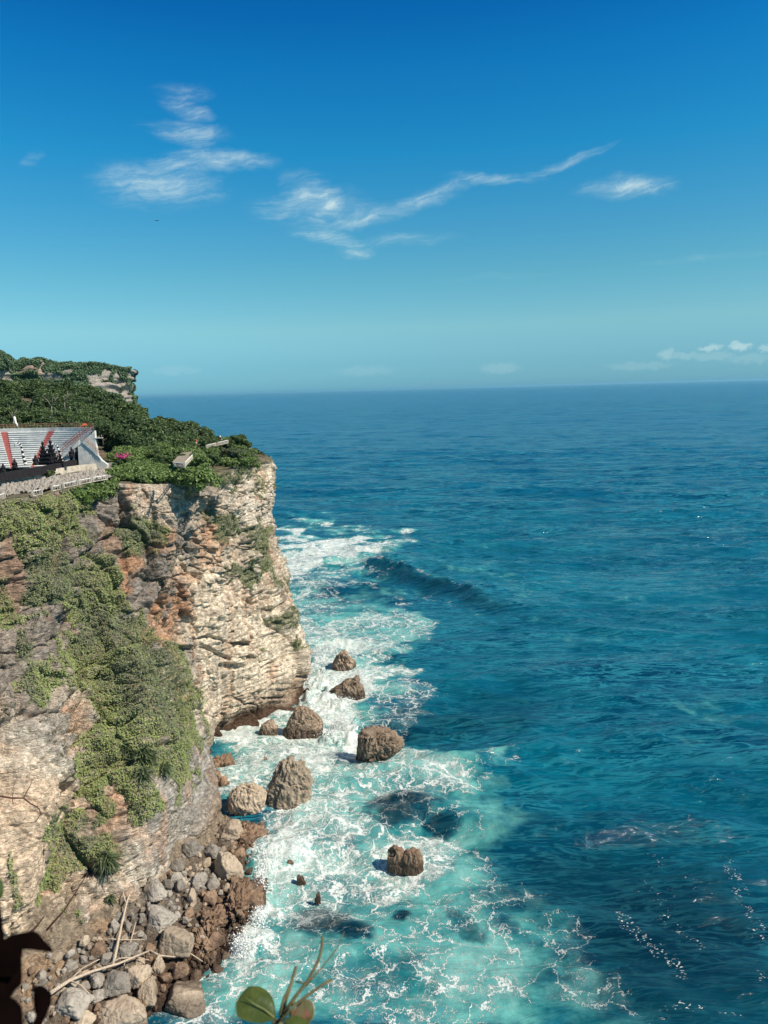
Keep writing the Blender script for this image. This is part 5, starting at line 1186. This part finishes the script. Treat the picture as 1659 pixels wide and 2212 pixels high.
    V, F = box(*(at_y(213, 946, 147.4)-O_), 1.6, .5, .12); obj('sill', mesh_from('sill', [(V, F)], M_WHITE, False), parent=root)
stand()
def carved(name, u, v, h, w, y, label, tiers=5, group=None, cat='statue'):
    """stacked, flared black stone: a temple finial or guardian on its post"""
    p = at_y(u, v, y); parts = []
    z = 0
    for k_ in range(tiers):
        f = 1-k_/tiers; hh = h/tiers
        parts.append(box(0, 0, z+hh*.35, w*f, w*f*.8, hh*.7)); parts.append(box(0, 0, z+hh*.85, w*f*1.25, w*f, hh*.3))
        for s in (-1, 1): parts.append(tube([(s*w*f*.55, 0, z+hh*.8), (s*w*f*.8, 0, z+hh*1.3)], [.07*w, .02*w], 5))
        z += hh
    parts.append(tube([(0, 0, z-.05), (0, 0, z+h*.12)], [.12*w, .02], 6))
    return obj(name, mesh_from(name, parts, M_LAVA, False), label=label, cat=cat, group=group, loc=tuple(p))
def figure(name, u, v, h, y, label, group=None):
    p = at_y(u, v, y); P_, F_ = ICO[4]; parts = []
    def bl(c, s): parts.append((P_*np.array(s)*h+np.array(c)*h, F_))
    bl((0, 0, .22), (.26, .22, .24)); bl((0, 0, .52), (.20, .17, .22)); bl((0, 0, .80), (.12, .12, .13)); bl((0, 0, .95), (.07, .07, .10)); bl((-.22, -.05, .50), (.07, .08, .18)); bl((.22, -.05, .50), (.07, .08, .18)); bl((-.18, -.1, .12), (.12, .16, .10)); bl((.18, -.1, .12), (.12, .16, .10))
    return obj(name, tri_mesh(name, parts, M_LAVA), label=label, cat='statue', group=group, loc=tuple(p))
def ribbon(name, top, zt, hgt, th, mat, label, cat, caps=True, group=None, lean=0.0):
    """wall standing on the ground along image points of its top edge at height zt"""
    W_ = np.array([at_z(u, v, zt) for u, v in top]); n = len(W_)*6; W_ = cat_pts(W_, n); V = []; F = []
    for j in range(n):
        d = W_[min(j+1, n-1)]-W_[max(j-1, 0)]; nn = np.array([-d[1], d[0], 0]); nn /= np.linalg.norm(nn); nn *= np.sign(nn[1]+1e-9)
        a = W_[j]; f_ = a-nn*lean; V += [tuple(a), tuple(a+nn*th), tuple(f_-np.array([0, 0, hgt])), tuple(a+nn*th-np.array([0, 0, hgt]))]
    for j in range(n-1):
        o = j*4; q = o+4; F += [(o, q, q+1, o+1), (o+2, q+2, q, o), (o+1, q+1, q+3, o+3)]
    F += [(0, 1, 3, 2), ((n-1)*4, (n-1)*4+2, (n-1)*4+3, (n-1)*4+1)]
    return obj(name, mesh_from(name, [(V, F)], mat, False), label=label, cat=cat, group=group), W_
ribbon('stone_wall', [(-60, 1038), (0, 1023), (40, 1016), (90, 1008), (150, 996), (166, 993)], 58.2, 1.3, .6, M_LAVA, 'long black carved stone wall in front of the seating', 'wall')
ribbon('retaining_wall', [(-80, 1056), (0, 1032), (87, 1018), (182, 1004), (235, 1000), (250, 1000)], 57.3, 1.75, .5, M_STONE, 'upper pale rendered retaining wall below the black wall', 'wall', lean=.2)
ribbon('retaining_wall', [(-80, 1076), (0, 1052), (64, 1042), (150, 1026), (235, 1014), (255, 1012)], 56.9, 1.1, .6, M_STONE, 'lower pale kerb wall along the rubble terrace', 'wall', lean=.4)
mtr = mat_boulder('pale_rubble', (.40, .36, .30), (.52, .48, .40), (.24, .21, .17), 2.2)
def rubble():
    A = np.array([at_z(u, v, 56.6) for u, v in [(-80, 1082), (0, 1056), (64, 1046), (150, 1030), (240, 1017)]]); B = np.array([at_z(u, v, 56.5) for u, v in [(-80, 1108), (0, 1080), (80, 1064), (165, 1047), (250, 1032)]])
    n = 200; A = cat_pts(A, n); B = cat_pts(B, n); t = np.linspace(-.1, 1, 70)[:, None, None]; P = A[None]*(1-t)+B[None]*t
    f1, f2, i_ = worley(P[..., 0]*1.6, P[..., 1]*1.6, P[..., 2]*0, 3); P[..., 2] += .5*sstep(f2-f1, 0, .35)*(.4+.8*i_)+.15
    obj('rubble_ground', grid_mesh('rubble_ground', P, flip=True), mtr, kind='structure')
rubble()
G4 = 'carved guardians on the black wall'
for u, v, h, lab in [(33, 1016, 1.9, 'black guardian figure on the wall above the left red aisle'), (78, 1008, 1.9, 'black guardian figure on the wall left of the carved gate'), (112, 1004, 1.6, 'black guardian figure on the wall under the diagonal stair rail'), (8, 1024, 1.7, 'black guardian figure at the left end of the wall'), (156, 992, 1.9, 'black guardian figure right in front of the doorway')]:
    figure('guardian_statue', u, v-3, h, 140.5, lab, G4)
carved('temple_gate_half', 96, 1004, 4.0, 1.7, 141.5, 'left half of the black split gate with stacked tiers', 6, cat='gate')
carved('temple_gate_half', 113, 1003, 4.2, 1.9, 141.2, 'right taller half of the black split gate with stacked tiers', 6, cat='gate')
carved('temple_finial', 131, 1001, 1.8, .8, 141.2, 'small black tiered finial right of the split gate', 4)
def pole(pts, y, label):
    W_ = np.array([at_y(u, v, y) for u, v in pts]); L = cat_pts(W_, 13); O_ = L[0].copy(); root = obj('ceremonial_pole', None, label=label, cat='pole', loc=tuple(O_))
    k = [[], []]
    for i in range(12): k[i % 2].append(tube([L[i]-O_, L[i+1]-O_], [.34*(1-i/16), .34*(1-(i+1)/16)], 8))
    obj('white_band', mesh_from('white_band', k[0], M_WHITE), parent=root); obj('black_band', mesh_from('black_band', k[1], M_BLACK), parent=root)
    parts = [tube([L[12]-O_, L[12]-O_+np.array([-.6, 0, -.4]), L[12]-O_+np.array([-.7, 0, -1.3])], [.1, .12, .03], 5)]; obj('tip_ornament', mesh_from('tip_ornament', parts, M_WHITE), parent=root)
pole([(56, 1004), (50, 985), (46, 965), (38, 955)], 142.2, 'black and white striped bent pole between the two red aisles')
pole([(134, 998), (130, 983), (124, 965), (116, 957)], 142.2, 'black and white striped bent pole next to the split gate')
def balustrade(pts, z, label, group='white balustrade pieces along the rim', n_=None):
    W_ = np.array([at_z(u, v, z) for u, v in pts]); L = np.linalg.norm(W_[-1]-W_[0]); n = n_ or max(4, int(L/.33)); Q = cat_pts(W_, n); O_ = Q[0].copy(); root = obj('balustrade', None, label=label, cat='balustrade', group=group, loc=tuple(O_)); Q = Q-O_
    up = np.array([0, 0, .68])
    obj('top_rail', mesh_from('top_rail', [tube([q for q in Q], [.07]*n, 4)], M_WHITE, False), parent=root)
    obj('base_rail', mesh_from('base_rail', [tube([q-up*.95 for q in Q], [.09]*n, 4)], M_STONE, False), parent=root)
    obj('balusters', mesh_from('balusters', [tube([q-up*.93, q-up*.6, q-up*.3, q-up*.05], [.04, .07, .04, .05], 6) for q in Q], M_STONE, True), parent=root)
    for e in (Q[0], Q[-1]): V, F = box(*(e-up*.45), .26, .26, .8); obj('post', mesh_from('post', [(V, F)], M_STONE, False), parent=root)
for a, b_, lab in [((-14, 1074), (9, 1066), 'short balustrade piece at the left edge of the photo'), ((69, 1062), (89, 1058), 'balustrade piece below the lone small shrine'), ((112, 1051), (129, 1048), 'short balustrade piece in the middle of the rim hedge'), ((136, 1045), (165, 1039), 'balustrade piece below the rubble terrace'),
                   ((169, 1038), (196, 1033), 'balustrade piece right of the rubble terrace middle'), ((199, 1032), (230, 1027), 'balustrade piece at the right end, next to the rim bushes')]:
    balustrade([a, b_], 57.6, lab)
M_PATH = plain('sandy_paving', (.32, .27, .20), .9, .1, .3, 2)
def slab(name, pts, z, th, mat, label, cat):
    W_ = [at_z(u, v, z) for u, v in pts]; m_ = len(W_); V = [tuple(p) for p in W_]+[tuple(p-np.array([0, 0, th])) for p in W_]
    F = [tuple(range(m_)), tuple(range(m_, 2*m_))[::-1]]+[(i, i+m_, (i+1) % m_+m_, (i+1) % m_) for i in range(m_)]
    return obj(name, mesh_from(name, [(V, F)], mat, False), label=label, cat=cat)
slab('lookout_terrace', [(372, 998), (392, 977), (415, 972), (414, 982), (402, 992), (398, 1003)], 58.3, .2, M_PATH, 'pale stone lookout terrace below the trees', 'terrace')
balustrade([(376, 999), (398, 1001)], 59.2, 'white balustrade on the near edge of the pale lookout terrace', None); balustrade([(399, 999), (415, 983)], 59.2, 'stone balustrade along the sea side of the pale lookout terrace', None)
slab('lookout_platform', [(448, 956), (452, 949), (487, 948), (492, 953), (478, 957)], 58.6, .4, M_PATH, 'small white platform on the headland crest', 'terrace')
balustrade([(470, 956), (492, 951)], 59.5, 'white balustrade of the small platform on the headland crest', None); balustrade([(446, 962), (466, 957)], 59.2, 'white balustrade below the small crest platform', None)
# white furled parasol, floodlight mast and orange roof behind the top row
p = at_y(38, 925, 160.0); root = obj('furled_parasol', None, label='furled white parasol standing behind the top row of seats', cat='parasol', loc=tuple(p))
obj('canopy', mesh_from('canopy', [tube([(0, 0, .2), (-.1, 0, .9), (-.25, 0, 1.0), (-.45, 0, 2.3), (-.4, 0, 2.5)], [.14, .24, .20, .26, .05], 10)], M_WHITE), parent=root); obj('pole', mesh_from('pole', [tube([(0, 0, -1.5), (0, 0, .3)], [.06, .06], 6)], M_RAIL), parent=root)
p = at_y(152, 926, 159.0); root = obj('floodlight_mast', None, label='small floodlight frame on a mast behind the seats', cat='lamp', loc=tuple(p))
obj('mast', mesh_from('mast', [tube([(0, 0, -1), (0, 0, 1.7)], [.05, .05], 6)], M_BLACK), parent=root); obj('lamp_frame', mesh_from('lamp_frame', [tube([(-.4, 0, 1.7), (.6, 0, 1.75), (.6, 0, 1.2), (-.4, 0, 1.2), (-.4, 0, 1.7)], [.04]*5, 4)], M_BLACK), parent=root)
p = at_y(180, 918, 158.0); V = [(a*.6, b*.6, c*.55) for a, b, c in [(-1, -.5, -.6), (1, -.5, -.2), (1, .9, -.2), (-1, .9, -.6), (.1, .2, .75), (.8, .2, .75)]]
obj('orange_canopy', mesh_from('orange_canopy', [(V, [(0, 1, 5, 4), (1, 2, 5), (2, 3, 4, 5), (3, 0, 4), (3, 2, 1, 0)])], M_ORANGE, False), label='small orange pointed canopy behind the top row of seats', cat='canopy', loc=tuple(p))
p = at_y(86, 1049, 129.0); obj('small_shrine', mesh_from('small_shrine', [box(0, 0, -.3, .7, .7, .9), ([(-.75, -.75, .15), (.75, -.75, .15), (.75, .75, .15), (-.75, .75, .15), (0, 0, .8)], [(0, 1, 4), (1, 2, 4), (2, 3, 4), (3, 0, 4), (3, 2, 1, 0)])], M_LAVA, False), label='tiny dark shrine with pyramid roof on the rubble terrace', cat='shrine', loc=tuple(p))
for u, v, y, s, lab in [(47, 1052, 131, .62, 'leafy shrub on the left of the rubble terrace'), (108, 1020, 136, .45, 'dark shrub hanging on the pale retaining wall'), (128, 1026, 135, .36, 'small shrub right of the one on the retaining wall'), (5, 1062, 130, .5, 'shrub by the balustrade at the photo left edge')]:
    q = at_y(u, v, y); plant_tree(BUSHV[2], (q[0], q[1], q[2]-1.0*s), s, u, 'shrub', lab, 'shrub', None)
rg0 = np.random.default_rng(66)
def bare(u, v, y, h, label, n=5):
    p = at_y(u, v, y); parts = [tube([(0, 0, -.5), (.1, 0, h*.4)], [.09, .07], 5)]
    for k_ in range(n):
        a = rg0.uniform(-1.2, 1.2); parts.append(tube([(.1, 0, h*.4), (.1+math.sin(a)*h*.25, 0, h*.7), (.1+math.sin(a)*h*.5, rg0.normal(0, .3), h*rg0.uniform(.8, 1.05))], [.06, .045, .015], 5))
    obj('bare_tree', mesh_from('bare_tree', parts, M_BARK), label=label, cat='tree', loc=tuple(p))
bare(112, 895, 168, 4.5, 'leafless pale tree in the middle of the wood above the seating'); bare(30, 922, 165, 4, 'leafless pale tree left behind the furled parasol'); bare(140, 885, 171, 4, 'second leafless pale tree right of the first in the wood')
# visitors
def person(u, v, z, h, label, shirt, legs, rz=0, seed=0):
    p = at_z(u, v, z)
    J = {'pel': (0, 0, .53), 'ch': (0, .01, .72), 'nk': (0, 0, .84), 'hd': (0, -.01, .90), 'tp': (0, -.01, .985), 'lh': (.055, 0, .50), 'lk': (.06, -.01, .28), 'la': (.06, .01, .04), 'lt': (.065, -.08, .02), 'rh': (-.055, 0, .50), 'rk': (-.06, -.02, .28), 'ra': (-.06, .02, .04), 'rt': (-.065, -.07, .02),
         'ls': (.11, 0, .80), 'le': (.14, .01, .64), 'lw': (.12, -.07, .52), 'rs': (-.11, 0, .80), 're': (-.14, .01, .64), 'rw': (-.13, -.05, .50)}
    E = [('pel', 'ch'), ('ch', 'nk'), ('nk', 'hd'), ('hd', 'tp'), ('pel', 'lh'), ('lh', 'lk'), ('lk', 'la'), ('la', 'lt'), ('pel', 'rh'), ('rh', 'rk'), ('rk', 'ra'), ('ra', 'rt'), ('ch', 'ls'), ('ls', 'le'), ('le', 'lw'), ('ch', 'rs'), ('rs', 're'), ('re', 'rw')]
    Rd = dict(pel=.085, ch=.09, nk=.035, hd=.055, tp=.04, lh=.055, lk=.04, la=.025, lt=.018, rh=.055, rk=.04, ra=.025, rt=.018, ls=.04, le=.028, lw=.02, rs=.04, re=.028, rw=.02)
    ks = list(J); me = bpy.data.meshes.new('person'); me.from_pydata([tuple(c*h for c in J[k]) for k in ks], [(ks.index(a), ks.index(b)) for a, b in E], [])
    o = obj('person', me, M_SKIN, label=label, cat='person', loc=tuple(p), rz=rz)
    sk = o.modifiers.new('skin', 'SKIN'); lay = me.skin_vertices[0] if me.skin_vertices else None
    if lay is None:
        bm = bmesh.new(); bm.from_mesh(me); bm.verts.layers.skin.verify(); bm.to_mesh(me); bm.free(); lay = me.skin_vertices[0]
    for i, k in enumerate(ks): lay.data[i].radius = (Rd[k]*h,)*2
    lay.data[0].use_root = True; o.modifiers.new('sub', 'SUBSURF').levels = 1
    P_, F_ = ICO[4]
    for nm, c, s, mt in (('shirt', (0, 0, .69), (.135, .10, .17), shirt), ('trousers', (0, 0, .42), (.12, .09, .17), legs), ('hair', (0, .015, .95), (.062, .066, .06), M_BLACK)):
        obj(nm, tri_mesh(nm, [(P_*np.array(s)*h+np.array(c)*h, F_)], mt), parent=o)
person(424, 963, 58.9, 1.65, 'person in red and white walking under the trees beside the pale terrace', M_SHIRT, M_TROUS)
person(476, 953, 58.85, 1.6, 'person in white standing on the small crest platform', M_WHITE, M_BLACK)
# ------------------------------------------------------------ foreground plants at arm's length
def at_d(u, v, d): k = pix_dir(u, v); return CAM+k/np.linalg.norm(k)*d
def leaf_solid(name, outline, d, mat, parent, O_, curl=.0, th=.0012, mid=None, tilt=0.0):
    """a thick leaf blade with rounded section grown from its outline"""
    bu = np.array([p[0] for p in outline], float); bv = np.array([p[1] for p in outline], float)
    k = np.arange(len(bu)+1, dtype=float); n = 64; s = np.linspace(0, len(bu), n, endpoint=False)
    o2 = np.stack([np.append(bu, bu[0]), np.append(bv, bv[0])], 1); q = pchip(k, o2, s); c = q.mean(0)
    V = []; F = []; rings = 9
    for side in (-1, 1):
        for r in range(rings):
            f = (r+1)/rings
            for i in range(n):
                uv = c+(q[i]-c)*f
                dd = d*(1+tilt*(uv[1]-c[1])/300)+curl*(f**2)*math.cos(2*PI*i/n*1.0)+side*th*(1-f**3)*2
                if mid is not None:
                    a_, b2 = np.array(mid[0], float), np.array(mid[1], float); e = (b2-a_)/np.linalg.norm(b2-a_); ds_ = abs((uv-a_)[0]*e[1]-(uv-a_)[1]*e[0]); dd += .0025*math.exp(-(ds_/4)**2)*side*-1*0+.00009*(-ds_)
                V.append(at_d(uv[0], uv[1], dd)-O_)
        V.append(at_d(c[0], c[1], d+side*th*2)-O_)
    half = rings*n+1
    for sd_ in (0, 1):
        b0 = sd_*half
        for r in range(rings-1):
            for i in range(n): F.append((b0+r*n+i, b0+r*n+(i+1) % n, b0+(r+1)*n+(i+1) % n, b0+(r+1)*n+i))
        for i in range(n): F.append((b0+half-1, b0+(i+1) % n, b0+i))
    for i in range(n): a_ = (rings-1)*n+i; b2 = (rings-1)*n+(i+1) % n; F.append((a_, b2, half+b2, half+a_))
    me = mesh_from(name, [(V, F)], mat); bm = bmesh.new(); bm.from_mesh(me); bmesh.ops.recalc_face_normals(bm, faces=bm.faces); bm.to_mesh(me); bm.free()
    return obj(name, me, parent=parent)
def glossy_leaf(name, c1, c2, rough):
    mt, N, b = material(name, rough, .5); pos = N.new('ShaderNodeTexCoord').outputs['Object']
    n = N.noise(pos, 70, 4, .6); N.l.new(N.mix(N.step(n, .4, .6), c1, c2), b.inputs['Base Color']); N.l.new(N.bump(N.noise(pos, 160, 5, .6), .2, .002), b.inputs['Normal']); return mt
M_LF = glossy_leaf('glossy_green_leaf', (.045, .065, .010), (.075, .095, .018), .28); M_LR = glossy_leaf('reddish_leaf', (.16, .075, .04), (.10, .10, .035), .4)
M_SH = glossy_leaf('backlit_black_leaf', (.0022, .0009, .0008), (.0035, .0014, .001), .9); M_SH.node_tree.nodes['Principled BSDF'].inputs['Specular IOR Level'].default_value = .03  # near-black colour stands in for the shade on these backlit leaves
M_STEM = plain('green_stem', (.13, .11, .045), .6, .3, .2, 80)
M_LV = plain('leaf_vein', (.20, .22, .08), .5, .3, .1, 80)
def fore():
    O_ = at_d(604, 2200, .80); root = obj('leafy_twig', None, label='blurred green twig with thick glossy leaves and thin stems at the bottom edge', cat='twig', loc=tuple(O_))
    l1 = leaf_solid('leaf', [(538, 2130), (556, 2130), (580, 2143), (592, 2165), (596, 2196), (584, 2205), (560, 2210), (530, 2204), (513, 2196), (509, 2172), (520, 2148)], .80, M_LF, root, O_, curl=.006)
    Vn = [at_d(u, v, .795)-O_ for u, v in [(530, 2155), (548, 2168), (570, 2180), (592, 2198)]]; obj('vein', mesh_from('vein', [tube(Vn, [.0003, .0005, .0006, .0008], 5)], M_LV), parent=l1)
    leaf_solid('leaf', [(655, 2158), (672, 2160), (680, 2178), (678, 2196), (664, 2212), (648, 2225), (634, 2220), (628, 2200), (638, 2178)], .83, M_LR, root, O_, curl=-.005)['label'] = 'reddish brown leaf'
    leaf_solid('leaf', [(612, 2205), (632, 2194), (654, 2198), (668, 2212), (672, 2240), (640, 2262), (610, 2250)], .78, M_LF, root, O_, curl=.004)
    for pts, r0, r1, dd in [([(604, 2194), (612, 2160), (629, 2123), (641, 2088)], .0011, .0007, .80), ([(606, 2200), (622, 2150), (640, 2087)], .0010, .0012, .81), ([(611, 2190), (640, 2150), (665, 2119), (688, 2075), (695, 2050), (697, 2023)], .0013, .0011, .80), ([(605, 2206), (636, 2172), (662, 2152), (690, 2132), (716, 2116)], .0012, .0010, .79),
                            ([(660, 2130), (686, 2101), (715, 2066), (729, 2047), (744, 2012)], .0007, .0003, .84), ([(638, 2120), (655, 2124), (680, 2112)], .0006, .0004, .82), ([(628, 2200), (634, 2170), (636, 2155)], .0016, .0010, .80), ([(597, 2201), (585, 2230)], .002, .002, .8), ([(600, 2200), (606, 2260)], .003, .004, .8)]:
        n = len(pts); obj('stem', mesh_from('stem', [tube([at_d(u, v, dd)-O_ for u, v in pts], [(r0+(r1-r0)*i/(n-1))*1.25 for i in range(n)], 7)], M_STEM), parent=root)
    O_ = at_d(20, 2180, .5); root = obj('silhouette_shrub', None, label='backlit shrub, shade painted black, with big curled leaves cut off by the lower left corner', cat='shrub', loc=tuple(O_))
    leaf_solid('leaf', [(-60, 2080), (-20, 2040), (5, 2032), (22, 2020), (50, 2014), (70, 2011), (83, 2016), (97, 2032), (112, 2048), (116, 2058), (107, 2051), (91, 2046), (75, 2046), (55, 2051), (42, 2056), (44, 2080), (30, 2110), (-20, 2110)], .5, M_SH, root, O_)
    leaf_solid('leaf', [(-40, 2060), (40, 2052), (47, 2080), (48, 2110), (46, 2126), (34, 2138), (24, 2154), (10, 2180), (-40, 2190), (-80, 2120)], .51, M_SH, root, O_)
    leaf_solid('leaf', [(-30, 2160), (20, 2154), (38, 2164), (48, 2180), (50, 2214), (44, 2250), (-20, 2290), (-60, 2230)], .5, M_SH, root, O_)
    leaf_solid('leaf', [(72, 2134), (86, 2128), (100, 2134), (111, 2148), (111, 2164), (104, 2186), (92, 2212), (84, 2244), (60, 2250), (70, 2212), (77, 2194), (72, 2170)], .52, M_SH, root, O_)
    leaf_solid('leaf', [(-30, 1890), (-5, 1896), (6, 1905), (8, 1925), (2, 1942), (-20, 1950), (-40, 1920)], .55, M_LF, root, O_)['label'] = 'olive leaf at the left edge'
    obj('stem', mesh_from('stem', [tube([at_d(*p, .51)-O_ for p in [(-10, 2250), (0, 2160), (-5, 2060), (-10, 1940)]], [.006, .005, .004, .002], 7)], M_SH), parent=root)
    # thin bare twig hanging into the view from the left
    def tw(pts, d, r): return tube([at_d(u, v, d) for u, v in pts], [r*(1-.6*i/(len(pts)-1)) for i in range(len(pts))], 6)
    obj('bare_twig', mesh_from('bare_twig', [tw([(-80, 1712), (0, 1720), (26, 1724), (51, 1724), (66, 1736), (80, 1743), (86, 1750), (88, 1757), (83, 1766), (77, 1775)], 6, .0062), tw([(51, 1724), (58, 1710), (64, 1700), (71, 1682)], 6, .004), tw([(-60, 1672), (0, 1671), (38, 1668), (42, 1658)], 6.2, .003), tw([(26, 1724), (28, 1733), (31, 1742)], 6, .003), tw([(80, 1743), (84, 1740)], 6, .0025), tw([(88, 1757), (92, 1758)], 6, .0025), tw([(27, 1724), (29, 1700), (36, 1684), (46, 1676)], 6.1, .002)], M_TWIG), label='thin brown bare twig reaching in from the left over the pale wall', cat='twig')
    obj('bare_twig', mesh_from('bare_twig', [tw([(20, 2065), (60, 2020), (80, 2000), (95, 1980)], 2.0, .004)], M_TWIG), label='short thin twig rising from the black shrub', cat='twig')
    obj('bare_twig', mesh_from('bare_twig', [tw([(100, 2010), (140, 1965), (168, 1920), (190, 1886)], 4.5, .005)], M_TWIG), label='thin brown twig crossing the creepers above the black shrub', cat='twig')
fore()
# a ray of birds is too small to matter: one bird over the sea sky
def bird(u, v, d, label):
    p = at_d(u, v, d); V = [(0, .5, 0), (0, -.5, 0), (0, 0, .12), (-1.3, .1, .35), (1.3, .1, .35), (-.6, -.2, .2), (.6, -.2, .2), (0, 0, -.12)]
    obj('bird', mesh_from('bird', [(V, [(0, 3, 5, 2), (0, 2, 6, 4), (5, 1, 2), (2, 1, 6), (0, 7, 1), (0, 1, 7), (0, 5, 1), (0, 1, 6)])], M_BLACK, False), label=label, cat='bird', loc=tuple(p))
bird(338, 477, 330, 'tiny dark bird high in the sky below the left cloud')
def spray():
    rg = np.random.default_rng(12); C_ = []
    for u, v, ru, rv, h, n in [(742, 1566, 34, 10, 1.8, 2600), (715, 1585, 20, 8, 1.2, 700), (575, 1860, 16, 26, 1.3, 1500), (562, 1905, 14, 26, 1.4, 1500), (556, 1985, 20, 30, 1.5, 1800), (525, 2040, 24, 24, 1.1, 1200), (668, 1480, 12, 14, 1.2, 500), (735, 1512, 34, 8, .9, 600)]:
        a = rg.normal(0, .5, (n, 2)); z = rg.exponential(.32, n)*h*np.exp(-(a**2).sum(1)); q = at_z(u+a[:, 0]*ru, v+a[:, 1]*rv, .5); q[:, 2] += z+.1; C_.append(q)
    c = np.concatenate(C_); mt, N, b = material('white_spray', .9, .1); b.inputs['Base Color'].default_value = (.84, .86, .82, 1)
    obj('sea_spray', leaf_mesh('sea_spray', c, rg.normal(0, 1, c.shape), rg.uniform(.03, .11, len(c)), rg.random(len(c)), 1.0, .9, mt, 9), label='white spray thrown up where waves hit the rocks', cat='spray', kind='stuff')
spray()
# ------------------------------------------------------------ air
def haze():
    V, F = box(0, 0, 0, 1, 1, 1); me = mesh_from('haze', [([(x*260000, y*260000+0, (z+.5)*132-12) for x, y, z in V], F)], None, False)
    mt = bpy.data.materials.new('haze_air'); mt.use_nodes = True; N = NT(mt.node_tree); N.n.clear()
    pv = N.new('ShaderNodeVolumePrincipled'); pv.inputs['Color'].default_value = (.35, .80, 1.0, 1); pv.inputs['Density'].default_value = 2.4e-5; pv.inputs['Anisotropy'].default_value = .2
    N.l.new(pv.outputs[0], N.new('ShaderNodeOutputMaterial').inputs['Volume']); me.materials.append(mt)
    obj('haze', me, kind='stuff')
haze()
